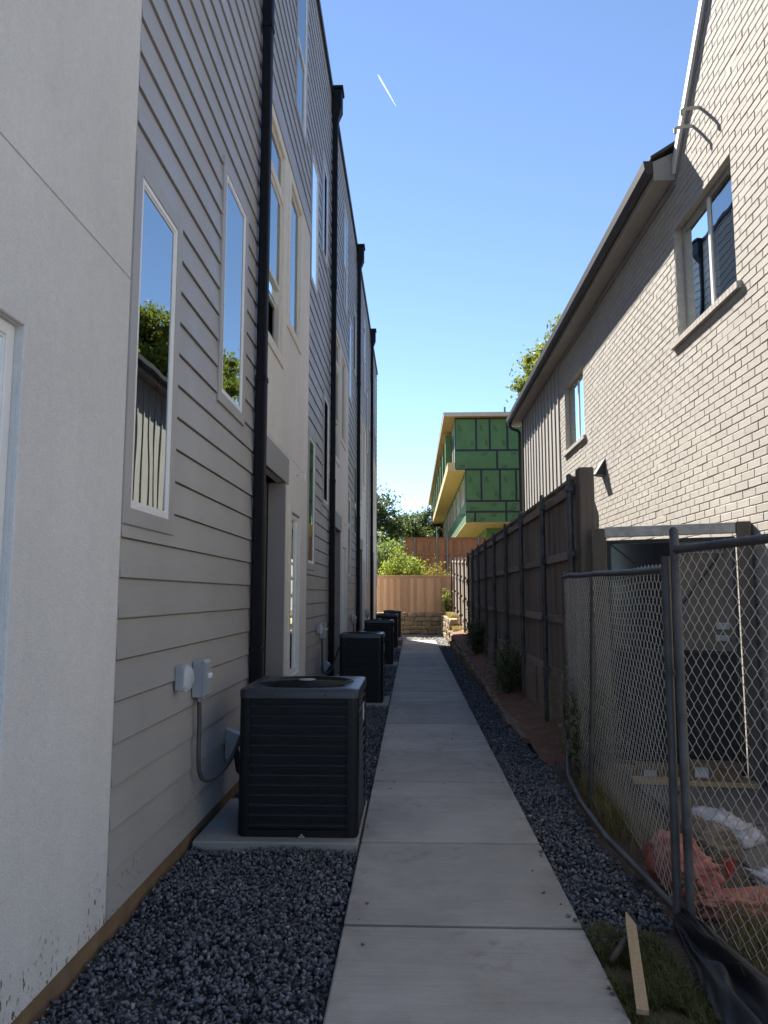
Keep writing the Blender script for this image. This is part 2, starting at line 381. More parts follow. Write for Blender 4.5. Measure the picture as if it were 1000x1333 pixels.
# ------------------------------------------------------------------ ground
XL = -1.45                # townhouse wall face
WL, WR = -0.345, 0.82     # walkway edges
def sheet(name, x0, x1, y0, y1, z, m, nx=1, ny=1, zf=None):
    V = []; Fs = []
    for j in range(ny + 1):
        for i in range(nx + 1):
            x = x0 + (x1 - x0) * i / nx; y = y0 + (y1 - y0) * j / ny; V.append((x, y, z + (zf(x, y) if zf else 0)))
    for j in range(ny):
        for i in range(nx): a = j * (nx + 1) + i; Fs.append((a, a + 1, a + nx + 2, a + nx + 1))
    return MB().mesh_data(V, Fs).build(name, m, smooth=bool(zf))
structure(sheet('ground', -3000, 3000, -3000, 3000, -0.16, M['earth']), 'bare brown earth reaching out to the horizon', 'ground')
structure(sheet('gravel_bed', XL - .3, 1.5, -3, 31.3, -0.055, M['gravel_bed'], 6, 90, lambda x, y: .012 * mnoise.noise((x * 3, y * 3, 0))), 'dark bed beneath the crushed gravel', 'ground')
structure(sheet('yard_soil', 1.16, 3.05, -2, 7.4, -0.03, M['yard'], 14, 60, lambda x, y: .03 * mnoise.noise((x * 2.4, y * 2.4, 3)) + .05 * max(0, 1 - abs(x - 1.75) / .4) * (1 if y < 5.6 else 0)), 'bare brown soil behind the chain link fence', 'soil')

structure(sheet('driveway', -14, 26, -40, -3.4, -0.11, M['pad']), 'pale concrete drive at the mouth of the passage', 'driveway')
# walkway slabs
walk = structure(empty('walkway', (0, 3, 0)), 'grey broomed concrete walkway with cross joints', 'walkway')
joints = [-1.2, 0.1, 1.32, 2.55, 3.81, 5.03, 6.11, 6.62, 7.89, 9.51, 10.3, 11.47, 12.65, 14.22, 16.08, 17.3, 19.18, 20.6, 22.0, 23.4, 24.8, 26.1, 27.05]
for a, b in zip(joints[:-1], joints[1:]):
    o = MB().box(WL, WR, a + .016, b - .016, -.10, random.uniform(-.002, .002), .008).build('slab', M['walk'], walk); o.location = (0, -3, 0)
MB().box(WL + .01, WR - .01, -1.2, 27.0, -.10, -.028).build('joint_bed', M['gravel_bed'], walk).location = (0, -3, 0)

# gravel: thousands of crushed stones
def hull_shapes(n, pts=9, squash=(1, .8, .6)):
    out = []
    for k in range(n):
        b = bmesh.new()
        for i in range(pts):
            d = Vector((random.gauss(0, 1), random.gauss(0, 1), random.gauss(0, 1))).normalized() * random.uniform(.8, 1.0)
            b.verts.new((d.x * squash[0], d.y * squash[1], d.z * squash[2]))
        r = bmesh.ops.convex_hull(b, input=b.verts[:])
        bmesh.ops.delete(b, geom=[g for g in r['geom_interior'] if isinstance(g, bmesh.types.BMVert)], context='VERTS')
        bmesh.ops.triangulate(b, faces=b.faces[:]); b.verts.index_update()
        out.append((np.array([v.co[:] for v in b.verts]), np.array([[v.index for v in f.verts] for f in b.faces]))); b.free()
    return out
SHAPES = hull_shapes(14)
def rand_rot(n):
    q = rng.normal(size=(n, 4)); q /= np.linalg.norm(q, axis=1)[:, None]; w, x, y, z = q.T
    return np.stack([1 - 2 * (y * y + z * z), 2 * (x * y - z * w), 2 * (x * z + y * w), 2 * (x * y + z * w), 1 - 2 * (x * x + z * z), 2 * (y * z - x * w), 2 * (x * z - y * w), 2 * (y * z + x * w), 1 - 2 * (x * x + y * y)], 1).reshape(n, 3, 3)
def scatter(name, P, S, m):
    Vs, Ts, off = [], [], 0; which = rng.integers(0, len(SHAPES), len(P)); R = rand_rot(len(P))
    for k, (v, t) in enumerate(SHAPES):
        ix = np.where(which == k)[0]
        if not len(ix): continue
        W = np.einsum('nij,vj->nvi', R[ix], v) * S[ix][:, None, None] + P[ix][:, None, :]
        T = (t[None] + (np.arange(len(ix)) * len(v))[:, None, None]).reshape(-1, 3) + off
        Vs.append(W.reshape(-1, 3)); Ts.append(T); off += len(ix) * len(v)
    return link(name, np_mesh(name, np.concatenate(Vs), np.concatenate(Ts), m))
ACS = [(5.0, -1.16, -.36, .80, .95), (11.1, -1.09, -.44, .66, 1.0), (17.15, -1.11, -.45, .66, 1.0), (22.6, -1.11, -.45, .66, 1.0), (28.3, -1.10, -.44, .66, 1.0)]
def gravel_pts(x0, x1, y0, y1, dens, smin, smax, keep=None, ztop=-.026):
    n = int((x1 - x0) * (y1 - y0) * dens); P = np.stack([rng.uniform(x0, x1, n), rng.uniform(y0, y1, n), np.zeros(n)], 1)
    S = rng.uniform(smin, smax, n) * (1 + .35 * (rng.random(n) < .08))
    P[:, 2] = ztop + rng.uniform(-.022, .012, n) + .012 * np.sin(P[:, 0] * 7 + 1.3 * np.sin(P[:, 1] * 4)) + .008 * np.sin(P[:, 1] * 9.3)
    ok = np.ones(n, bool)
    for y, xa, xb, d, h in (ACS if x1 < 0 else []): ok &= ~((P[:, 1] > y - .10) & (P[:, 1] < y + d + .14))
    if keep is not None: ok &= keep(P)
    return P[ok], S[ok]
def join_pts(*a): return np.concatenate([p for p, s in a]), np.concatenate([s for p, s in a])
P, S = join_pts(gravel_pts(-1.44, WL - .012, 1.6, 4.9, 3900, .0095, .0205), gravel_pts(-1.44, WL - .012, 5.8, 11.2, 2200, .011, .021), gravel_pts(-1.44, WL - .012, 11.7, 27.2, 900, .016, .028))
tag(scatter('gravel', P, S, M['gravel']), 'dark crushed gravel between the townhouse wall and the walkway', 'gravel', kind='stuff')
edge = lambda P: P[:, 0] < 1.27 + .03 * np.sin(P[:, 1] * 2.1) - np.clip((3.95 - P[:, 1]) * .6, 0, 1)
P, S = join_pts(gravel_pts(WR + .012, 1.36, 3.66, 9, 3300, .010, .023, edge), gravel_pts(WR + .012, 1.26, 9, 16, 1900, .012, .022), gravel_pts(WR + .012, 1.24, 16, 23.8, 800, .016, .028))
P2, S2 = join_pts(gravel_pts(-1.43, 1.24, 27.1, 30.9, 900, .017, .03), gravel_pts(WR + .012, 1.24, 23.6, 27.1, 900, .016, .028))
tag(scatter('gravel', P2, S2, M['gravel_lit']), 'gravel patch coloured pale for sunlight at the end of the walkway by the stone wall', 'gravel', kind='stuff')
tag(scatter('gravel', P, S, M['gravel']), 'dark crushed gravel strip between the walkway and the fences', 'gravel', kind='stuff')

# ------------------------------------------------------------------ townhouse row
def wall_holes(mb, x, sgn, y0, y1, z0, z1, holes, depth):
    ys = sorted({y0, y1, *[v for h in holes for v in h[:2] if y0 < v < y1]}); zs = sorted({z0, z1, *[v for h in holes for v in h[2:4] if z0 < v < z1]})
    for a, b in zip(ys[:-1], ys[1:]):
        for c, d in zip(zs[:-1], zs[1:]):
            my, mz = (a + b) / 2, (c + d) / 2
            if any(h[0] < my < h[1] and h[2] < mz < h[3] for h in holes): continue
            mb.poly((x, a, c), (x, b, c), (x, b, d), (x, a, d))
    for h in holes:
        if h[0] >= y1 or h[1] <= y0 or h[2] >= z1 or h[3] <= z0: continue
        a, b, c, d = max(h[0], y0), min(h[1], y1), max(h[2], z0), min(h[3], z1); xi = x - sgn * depth
        mb.poly((x, a, c), (xi, a, c), (xi, a, d), (x, a, d)); mb.poly((x, b, c), (xi, b, c), (xi, b, d), (x, b, d))
        if h[2] >= z0: mb.poly((x, a, c), (xi, a, c), (xi, b, c), (x, b, c))
        if h[3] <= z1: mb.poly((x, a, d), (xi, a, d), (xi, b, d), (x, b, d))
    return mb
def frame_ring(mb, x0, x1, y0, y1, z0, z1, w, c=.004):
    mb.box(x0, x1, y0, y0 + w, z0, z1, c); mb.box(x0, x1, y1 - w, y1, z0, z1, c)
    mb.box(x0, x1, y0 + w, y1 - w, z0, z0 + w, c); mb.box(x0, x1, y0 + w, y1 - w, z1 - w, z1, c); return mb
def window(par, sgn, xf, y0, y1, z0, z1, fm, gm, w=.045, rec=.0, split=None, vsplit=None, trim=None, tm=None, opened=False):
    """a window whose frame front stands at xf - sgn*rec"""
    xo = xf - sgn * rec; fr = MB(); frame_ring(fr, xo - sgn * .075, xo, y0, y1, z0, z1, w)
    frame_ring(fr, xo - sgn * .06, xo - sgn * .006, y0 + w, y1 - w, z0 + w, z1 - w, .012, .002)
    win = fr.build('window', fm, par); gi = w + .010
    xs = xo - sgn * .012
    def pane(a, b, c, d, xx=xs): MB().poly((xx, a, c), (xx, b, c), (xx, b, d), (xx, a, d)).build('pane', gm, win)
    if split:
        zm = z0 + (z1 - z0) * split; MB().box(xo - sgn * .07, xo - sgn * .008, y0 + w, y1 - w, zm - .022, zm + .022, .003).build('meeting_rail', fm, win)
        pane(y0 + gi, y1 - gi, zm + .02, z1 - gi)
        if opened:
            r2 = MB().box(xo - sgn * .075, xo - sgn * .045, y0 + w, y1 - w, zm - .22, zm - .18, .003); r2.build('raised_sash', fm, win)
            pane(y0 + gi, y1 - gi, zm - .18, zm - .02, xs - sgn * .025)
        else: pane(y0 + gi, y1 - gi, z0 + gi, zm - .02, xs - sgn * .016)
    elif vsplit:
        ym = y0 + (y1 - y0) * vsplit; MB().box(xo - sgn * .07, xo + sgn * .004, ym - .03, ym + .03, z0 + w, z1 - w, .004).build('mullion', M['vinyl'] if sgn < 0 else fm, win)
        pane(y0 + gi, ym - .028, z0 + gi, z1 - gi); pane(ym + .028, y1 - gi, z0 + gi, z1 - gi)
    else: pane(y0 + gi, y1 - gi, z0 + gi, z1 - gi)
    if trim:
        t = MB(); p, tx = trim; a, b, c, d = y0 - tx, y1 + tx, z0 - tx, z1 + tx
        t.box(xf - sgn * .02, xf + sgn * p, a, y0 + .002, c, d, .003); t.box(xf - sgn * .02, xf + sgn * p, y1 - .002, b, c, d, .003)
        t.box(xf - sgn * .02, xf + sgn * p, y0 + .002, y1 - .002, c, z0 + .002, .003); t.box(xf - sgn * .02, xf + sgn * p, y0 + .002, y1 - .002, z1 - .002, d, .003)
        t.build('surround', tm, win)
    return win
def siding_board(par, y0, y1, z0, z1, holes):
    """one lap board: thick at its lower edge, cut round the window openings"""
    def off(z): return XL + .018 - .015 * (z - z0) / (z1 - z0)
    def piece(a, b, c, d):
        if b - a < .01 or d - c < .004: return
        g = .009 if d >= z1 - 1e-6 and d - c > .02 else 0
        prof = [(XL - .0122, c), (off(c), c), (off(d - g), d - g)] + ([(XL - .010, d - g), (XL - .010, d)] if g else []) + [(XL - .0122, d)]
        MB().prism(prof, 'y', a, b).build('siding_board', M['siding'], par)
    hs = sorted([h for h in holes if h[2] < z1 and h[3] > z0 and h[0] < y1 and h[1] > y0]); y = y0
    for h in hs:
        piece(y, max(h[0], y0), z0, z1)
        a, b = max(h[0], y0), min(h[1], y1)
        if h[2] > z0: piece(a, b, z0, h[2])
        if h[3] < z1: piece(a, b, h[3], z1)
        y = b
    piece(y, y1, z0, z1)
PERIOD, TOP, ZUP, EXPO = 6.42, 10.85, 6.87, .2
END_Y = 29.95
town_labels = ['townhouse whose pale stucco is spattered with mud above the gravel', 'townhouse with the dark door recess just past the biggest condenser',
               'third townhouse of the row, between the second and third black downspouts', 'fourth townhouse of the row, between the third and fourth black downspouts', 'last townhouse of the row, its end wall next to the cedar fence']
for k in range(5):
    u = .30 + PERIOD * k; s = 3.58 + PERIOD * k; e = 6.72 + PERIOD * k
    if k == 0: u0 = -3.0
    else: u0 = u
    e1 = min(e, END_Y); last = k == 4
    th = tag(empty('townhouse', (XL, s, 0)), town_labels[k], 'townhouse', 'row of attached townhouses')
    def P_(name, mb, m, **kw):
        o = mb.build(name, m, th, **kw); return o
    kids0 = set(COL.objects)
    dy = -.30 if k == 0 else 0
    # openings in the stucco
    st = []
    A = (u + .20, u + 1.10, 4.22, 5.97); T_ = (u + .20, u + 1.10, 6.08, 6.52); B = (u + 1.55, u + 2.35, 4.80, 6.52)
    D = (u + .28 + dy, u + 1.54 + dy, .02, 2.87); SL = (u + 1.90 + dy, u + 2.56 + dy, .66, 2.58)
    st = [A, T_, B, D, SL]
    xs = XL + .014; sm = M['stucco_near'] if k == 0 else M['stucco']
    P_('stucco_wall', wall_holes(MB(), xs, 1, u0, s - .012, .085, 3.205, [D, SL], .10), sm)
    P_('stucco_wall', wall_holes(MB(), xs, 1, u0, s - .012, 3.213, ZUP - .17, [A, T_, B], .10), sm)
    P_('stucco_return', MB().box(xs - .09, xs - .0005, s - .012, s + .0, .085, ZUP - .17), M['trim'])
    P_('control_joint', MB().box(xs - .012, xs - .003, u0, s - .013, 3.203, 3.215), sm)
    P_('belly_band', MB().box(XL - .05, XL + .03, u0, s - .002, ZUP - .17, ZUP - .005, .004), M['trim'])
    for w in (A, T_):
        window(th, 1, xs, *w, M['cream_vinyl'], M['glass'], .045, .012, split=.42 if w is A else None, opened=(w is A))
    window(th, 1, xs, *B, M['cream_vinyl'], M['glass'], .045, .012)
    window(th, 1, xs, *SL, M['vinyl'], M['glass'], .05, .016)
    for (a, b, c, d) in ((A[0] - .0, A[1], A[2], T_[3]), B, SL):
        t = MB(); tx = .115; 
        t.box(xs - .01, xs + .018, a - tx, a - .004, c - tx, d + tx, .004); t.box(xs - .01, xs + .018, b + .004, b + tx, c - tx, d + tx, .004)
        t.box(xs - .01, xs + .018, a - .004, b + .004, c - tx, c - .004, .004); t.box(xs - .01, xs + .018, a - .004, b + .004, d + .004, d + tx, .004)
        P_('stucco_band', t, sm)
    # door in its recess
    P_('door_surround', MB().box(xs - .02, xs + .012, D[0] - .02, D[1] + .14, D[3], D[3] + .30, .004).box(xs - .19, xs + .006, D[1] - .045, D[1] - .002, D[2] + .06, D[3] - .002, .004).box(xs - .19, xs + .004, D[0] + .002, D[0] + .045, D[2] + .06, D[3] - .002, .004), M['door_trim'])
    dr = MB().box(xs - .24, xs - .20, D[0] + .045, D[1] - .045, .07, 2.45, .004).build('door', M['dark_door'], th)
    pn = MB()
    for zz in ((.25, .95), (1.1, 1.65), (1.8, 2.3)): pn.box(xs - .202, xs - .192, D[0] + .2, D[1] - .2, zz[0], zz[1], .006)
    pn.build('door_panel', M['dark_door'], dr)
    MB().tube([(xs - .2, D[0] + .12, 1.02), (xs - .14, D[0] + .12, 1.02)], .012).tube([(xs - .14, D[0] + .115, 1.02), (xs - .14, D[0] + .24, 1.02)], .011).build('door_handle', M['galv'], dr)
    P_('transom_panel', MB().box(xs - .24, xs - .20, D[0] + .045, D[1] - .045, 2.46, D[3] - .004), M['dark_door'])
    P_('threshold', MB().box(xs - .24, xs + .0, D[0] + .046, D[1] - .046, .0, .065, .006), M['pad'])
    # hose bib
    if k: P_('hose_bib', MB().tube([(xs - .02, u + 2.30, 3.09), (xs + .10, u + 2.30, 3.09)], .011).tube([(xs + .10, u + 2.30, 3.11), (xs + .10, u + 2.30, 2.99)], .016), M['vinyl'], smooth=True)
    # siding boards and the windows in them
    sw = [(s + .08, s + .68, 2.04, 3.83), (s + 1.78, s + 2.46, 3.12, 4.88)]
    hw = [(u + 1.93, u + 2.68, 7.78, 9.98), (s + .10, s + .76, 6.16, 8.06), (s + 1.35, s + 2.02, 7.2, 8.76)]
    if last: sw = [w for w in sw if w[1] < e1]; hw = [w for w in hw if w[1] < e1]
    n = 0; z = .09; holes = sw + [hw[1]] if not last else []
    while z < ZUP - .05:
        siding_board(th, s + (.004), e1 - (.055 if not last else 0), z, min(z + EXPO, ZUP), holes); z += EXPO
    z = ZUP
    while z < TOP - .12:
        siding_board(th, u0 + .055, e1 - (.055 if not last else 0), z, min(z + EXPO, TOP - .1), hw); z += EXPO
    for w in sw + hw:
        window(th, 1, XL + .012, *w, M['vinyl'], M['glass'], .034, -.008, split=.45 if w[0] < s else None, trim=(.013, .085), tm=M['trim'])
    if not last: P_('corner_trim', MB().box(XL - .02, XL + .0235, e - .055, e + .055, .09, TOP - .1, .003), M['trim'])
    P_('foundation', MB().box(XL - .25, XL - .008, u0, e1, -.15, .082), M['foundation'])
    P_('parapet_cap', MB().box(XL - .30, XL + .05, u0, e1, TOP - .1, TOP, .006), M['dark_coping'])
    body = MB()   # shell behind the cladding: floors, rear rooms, roof
    body.box(-9.0, XL - .75, u0, e1, -.15, TOP - .12)
    for zf in (-.1, 3.05, 6.5, TOP - .3): body.box(XL - .75, XL - .11, u0, e1, zf, zf + .18)
    body.box(XL - .75, XL - .25, u0, u0 + .02, 0, TOP - .12); 
    if last: body.box(XL - .75, XL - .02, END_Y - .05, END_Y, -.1, TOP - .1)
    bo = P_('rear_body', body, M['interior'])
    back = MB()    # sheathing behind the boards (keeps rooms dark), cut at the windows
    wall_holes(back, XL - .0125, 1, s, e1, .0, ZUP, holes, .08); wall_holes(back, XL - .0125, 1, u0, e1, ZUP, TOP - .1, hw, .08)
    P_('sheathing', back, M['trim'])
    # blinds / curtain behind the panes
    for o in set(COL.objects) - kids0:
        if o.parent is th: o.location = (-XL, -s, 0)

# downspouts with conductor heads
ord_ = ['first', 'second', 'third', 'fourth']
for k in range(4):
    y = (6.55, 12.62, 18.75, 25.0)[k]; dsp = tag(empty('downspout', (XL, y, 0)), f'{ord_[k]} black rectangular downspout along the townhouse row, from the mud-spattered stucco', 'downspout', 'black downspouts')
    px0, px1, hw_ = .026, .122, .060
    body = MB()
    body.box(px0, px1, -hw_, hw_, .07, 3.6, .014); body.box(px0 + .004, px1 - .004, -hw_ + .004, hw_ - .004, 3.58, 7.1, .014); body.box(px0, px1, -hw_, hw_, 7.08, 10.25, .014)
    body.build('pipe', M['black_metal'], dsp)
    for zz in (1.1, 3.55, 7.06, 9.2): MB().box(px0 - .001, px1 + .004, -hw_ - .004, hw_ + .004, zz, zz + .05, .004).build('strap', M['black_metal'], dsp)
    hd = MB()
    hd.box(px0 - .001, .20, -.13, .13, 10.45, 10.81, .01); hd.box(px0 - .002, .225, -.155, .155, 10.81, 10.87, .008)
    V = [(px0, -hw_, 10.23), (px1, -hw_, 10.23), (px1, hw_, 10.23), (px0, hw_, 10.23), (px0, -.125, 10.46), (.195, -.125, 10.46), (.195, .125, 10.46), (px0, .125, 10.46)]
    hd.mesh_data(V, [(0, 1, 5, 4), (1, 2, 6, 5), (2, 3, 7, 6), (3, 0, 4, 7), (0, 3, 2, 1)])
    hd.build('conductor_head', M['black_metal'], dsp)
    MB().prism([(px1 - .01, .22), (px1 + .02, .12), (px1 + .16, -.01), (px1 + .16, .055), (px1 + .04, .20)], 'y', -.065, .065).build('outlet_shoe', M['black_metal'], dsp)

# ------------------------------------------------------------------ condensers, pads, electrics
def torus_ring(mb, r, z, cx, cy, rad=.0035, n=40, m=4):
    base = len(mb.v)
    for i in range(n):
        a = 2 * math.pi * i / n
        for j in range(m):
            b = 2 * math.pi * j / m; q = r + rad * math.cos(b); mb.v.append((cx + q * math.cos(a), cy + q * math.sin(a), z + rad * math.sin(b)))
    for i in range(n):
        for j in range(m): mb.f.append((base + i * m + j, base + ((i + 1) % n) * m + j, base + ((i + 1) % n) * m + (j + 1) % m, base + i * m + (j + 1) % m))
def rounded(w, d, r, n=5):
    pts = []
    for cx, cy, a0 in ((w / 2 - r, d / 2 - r, 0), (-w / 2 + r, d / 2 - r, 90), (-w / 2 + r, -d / 2 + r, 180), (w / 2 - r, -d / 2 + r, 270)):
        for i in range(n + 1):
            a = math.radians(a0 + 90 * i / n); pts.append((cx + r * math.cos(a), cy + r * math.sin(a)))
    return pts
def condenser(x0, x1, y0, dep, h, label, nl):
    w = x1 - x0; c = tag(empty('condenser_unit', ((x0 + x1) / 2, y0 + dep / 2, .028)), label, 'air conditioner', 'condensers along the townhouse wall')
    MB().prism(rounded(w - .01, dep - .01, .05), 'z', 0, .045).build('base_pan', M['ac_paint'], c)
    MB().prism(rounded(w - .07, dep - .07, .03), 'z', .04, h - .05).build('coil', M['ac_core'], c)
    lz0, lz1 = .05, h - .075; pp = .075
    for sx in (-1, 1):
        for sy in (-1, 1):
            q = MB(); r = .045; X = sx * w / 2; Y = sy * dep / 2
            prof = [(X, Y - sy * pp)]
            for i in range(6):
                a = math.pi / 2 * i / 5; prof.append((X - sx * r + sx * r * math.cos(a), Y - sy * r + sy * r * math.sin(a)))
            prof += [(X - sx * pp, Y), (X - sx * pp, Y - sy * .014), (X - sx * r, Y - sy * .03), (X - sx * .014, Y - sy * pp)]
            smooth_by_angle(q.prism(prof, 'z', .012, h - .045).build('corner_post', M['ac_paint'], c), 30)
    for i in range(nl):
        z = lz0 + (lz1 - lz0) * (i + .5) / nl; q = MB(); t = .011; lip = .016
        for sgn in (-1, 1):
            Y = sgn * dep / 2; q.prism([(Y - sgn * .004, z - t * .4), (Y - sgn * .001, z - t), (Y - sgn * .03, z + t), (Y - sgn * .034, z + t * .6)], 'x', -w / 2 + pp - .004, w / 2 - pp + .004)
            X = sgn * w / 2; q.prism([(X - sgn * .004, z - t * .4), (X - sgn * .001, z - t), (X - sgn * .03, z + t), (X - sgn * .034, z + t * .6)], 'y', -dep / 2 + pp - .004, dep / 2 - pp + .004)
        q.build('louver', M['ac_louver'], c)
    q = MB(); nfin = int((w - 2 * pp) / .0125)
    for i in range(nfin + 1):
        x = -w / 2 + pp + (w - 2 * pp) * i / nfin
        for sy in (-1, 1): q.box(x - .0016, x + .0016, sy * (dep / 2 - .020) - .0016, sy * (dep / 2 - .020) + .0016, .045, h - .06)
        for sx in (-1, 1): q.box(sx * (w / 2 - .020) - .0016, sx * (w / 2 - .020) + .0016, -dep / 2 + pp + (dep - 2 * pp) * i / nfin - .0016, -dep / 2 + pp + (dep - 2 * pp) * i / nfin + .0016, .045, h - .06)
    q.build('guard_wires', M['ac_louver'], c)['kind'] = 'stuff'
    # lid: rounded skirt, top with a round fan opening
    R = min(w, dep) * .43; out = rounded(w + .012, dep + .012, .055, 8); n = len(out)
    def ring(scale_, z): return [(x * scale_, y * scale_, z) for x, y in out]
    circ = []
    for x, y in out: a = math.atan2(y, x); circ.append((a, R))
    V = ring(1, h - .06) + ring(1, h - .018) + ring(.985, h - .004) + ring(.955, h + .002) + [(R * math.cos(a), R * math.sin(a), h - .004) for a, _ in circ] + [(.985 * R * math.cos(a), .985 * R * math.sin(a), h - .05) for a, _ in circ]
    Fs = []
    for L in range(5):
        for i in range(n): j = (i + 1) % n; Fs.append((L * n + i, L * n + j, (L + 1) * n + j, (L + 1) * n + i))
    lid = smooth_by_angle(MB().mesh_data(V, Fs).build('lid', M['ac_lid'], c), 35)
    g = MB(); rr = .05
    while rr < R - .006: torus_ring(g, rr, h + .004 + .012 * (1 - (rr / R) ** 2), 0, 0, .0026, 48); rr += .0155
    for i in range(8):
        a = math.pi * 2 * i / 8 + .2; g.tube([(.04 * math.cos(a), .04 * math.sin(a), h + .012), (R * .6 * math.cos(a), R * .6 * math.sin(a), h + .008), (R * .99 * math.cos(a), R * .99 * math.sin(a), h - .001)], .0035, 5)
    gg = g.build('fan_grille', M['ac_paint'], c)
    MB().tube([(0, 0, h + .006), (0, 0, h + .021), (0, 0, h + .024)], [.062, .06, .03], 20).build('hub', M['ac_hub'], c)
    f = MB()
    for i in range(3):
        a = math.pi * 2 * i / 3; ca, sa = math.cos(a), math.sin(a)
        def Q(r_, t_, z): return (r_ * ca - t_ * sa, r_ * sa + t_ * ca, z)
        f.mesh_data([Q(.05, -.05, h - .10), Q(R * .95, -.14, h - .12), Q(R * .95, .12, h - .07), Q(.05, .05, h - .07)], [(0, 1, 2, 3)])
    f.build('fan_blades', M['ac_core'], c)
    for dx in (-w * .22, w * .22): MB().tube([(dx, -dep / 2 - .006, h - .04), (dx, -dep / 2 - .011, h - .04)], .007, 8).build('screw', M['ac_paint'], c)
    MB().box(w / 2 + .0005, w / 2 + .0035, dep * .02, dep * .14, h * .72, h * .84).build('rating_plate', M['paper'], c)
    bl = MB().box(.01, .05, -dep / 2 - .02, -dep / 2 - .002, .0, .012, .003).tube([(.03, -dep / 2 - .012, .012), (.03, -dep / 2 - .012, .024)], .008, 8); bl.build('drain_cap', M['ac_hub'], c)
    return c
ac_labels = ['biggest black condenser unit, square and wide, on the pad by the conduit loop', 'second condenser along the wall, taller and narrower, by the second black downspout',
             'third condenser along the townhouse wall, counted from the biggest one', 'fourth condenser along the townhouse wall, counted from the biggest one', 'last condenser of the row, next to the stone wall']
n_ord = ['biggest condenser', 'second condenser', 'third condenser', 'fourth condenser', 'last condenser, next to the stone wall']
for k, (y, xa, xb, d, h) in enumerate(ACS):
    pd = tag(MB().box(XL + .02, WL - .012, y - .09, y + d + .13, -.09, .026, .010).build('equipment_pad', M['pad']), f'concrete slab on the gravel under the {n_ord[k]}', 'pad', 'condenser pads')
    condenser(xa, xb, y, d, h, ac_labels[k], 13)
    X = XL + .016; y1 = y - .38 if k == 0 else y + .12
    if k < 4:
        ob = tag(empty('outlet_cover', (X, y1 - .10, 1.10)), f'clear bubble outlet cover on grey siding by the {n_ord[k]}', 'outlet', 'outlet covers on the siding')
        MB().box(0, .05, -.045, .045, -.075, .075, .006).build('outlet_box', M['box_grey'], ob)
        b = bmesh.new(); bmesh.ops.create_uvsphere(b, u_segments=14, v_segments=10, radius=1)
        for v in b.verts: v.co = Vector((.052 + max(v.co.x, 0) * .055, v.co.y * .052, v.co.z * .085))
        MB().from_bm(b).build('bubble_cover', M['bubble'], ob, smooth=True)
        MB().box(.05, .056, -.03, .03, -.055, .055, .002).build('receptacle', M['vinyl'], ob)
        db = tag(empty('disconnect_box', (X, y1 + .27, 1.06)), f'small grey electrical disconnect box with conduit feeding the {n_ord[k]}', 'electrical box', 'disconnect boxes')
        MB().box(0, .075, -.06, .06, -.12, .115, .006).build('enclosure', M['box_grey'], db)
        MB().prism([(.072, -.122), (.102, -.10), (.09, .10), (.072, .122)], 'y', -.065, .065).build('cover', M['box_grey'], db)
        MB().box(.088, .115, -.02, .02, .0, .035, .006).build('pull_handle', M['vinyl'], db)
        MB().tube([(.035, 0, -.11), (.035, 0, -.15)], .021, 10).build('conduit_fitting', M['galv'], db)
        # conduit loops down and over to the unit
        loop_len = (y + d * .62) - (y1 + .27) if k == 0 else .42
        cp = [(.035, 0, -.14)]
        zb = -.66
        pts = [(.035, 0, -.14), (.04, .0, -.3), (.045, -.015, -.48), (.05, .0, -.60), (.075, .05, zb), (.12, loop_len * .3, zb + .0), (.17, loop_len * .55, zb + .07), (.215, loop_len * .8, zb + .22), (.26, loop_len * .95, zb + .36), (.30, loop_len, zb + .42)]
        cu = []
        for i in range(len(pts) - 1):
            p0 = Vector(pts[max(i - 1, 0)]); p1 = Vector(pts[i]); p2 = Vector(pts[i + 1]); p3 = Vector(pts[min(i + 2, len(pts) - 1)])
            for j in range(5):
                t = j / 5; cu.append(.5 * ((2 * p1) + (-p0 + p2) * t + (2 * p0 - 5 * p1 + 4 * p2 - p3) * t * t + (-p0 + 3 * p1 - 3 * p2 + p3) * t ** 3))
        MB().tube(cu, .0145, 10).build('flexible_conduit', M['conduit'], db, smooth=True)
        # refrigerant line cover and lines
        yl = y + d + .08 if k else y + .80
        ls = tag(empty('line_set_cover', (X, yl, .50)), f'sloped grey line cover on the siding with black insulated lines behind the {n_ord[k]}', 'pipe cover', 'line set covers')
        MB().mesh_data([(0, -.05, -.14), (.03, -.05, -.14), (.13, -.05, .0), (.115, -.05, .035), (0, -.05, .08), (0, .05, -.14), (.03, .05, -.14), (.13, .05, .0), (.115, .05, .035), (0, .05, .08)],
                       [(0, 1, 2, 3, 4), (9, 8, 7, 6, 5), (1, 6, 7, 2), (2, 7, 8, 3), (3, 8, 9, 4), (0, 5, 6, 1)]).build('cover', M['box_grey'], ls)
        tx = xa - X + .02; ty = (y + d * .93) - yl
        for i, r in enumerate((.026, .018)):
            MB().tube([(.06, -.02 + .035 * i, -.05), (.09, -.03 + .03 * i, -.13), (.11, -.05 + .02 * i, -.22), (.15, ty * .6, -.27), (tx + .05, ty, -.27 + .04 * i)], r, 8).build('insulated_line', M['insul'], ls, smooth=True)

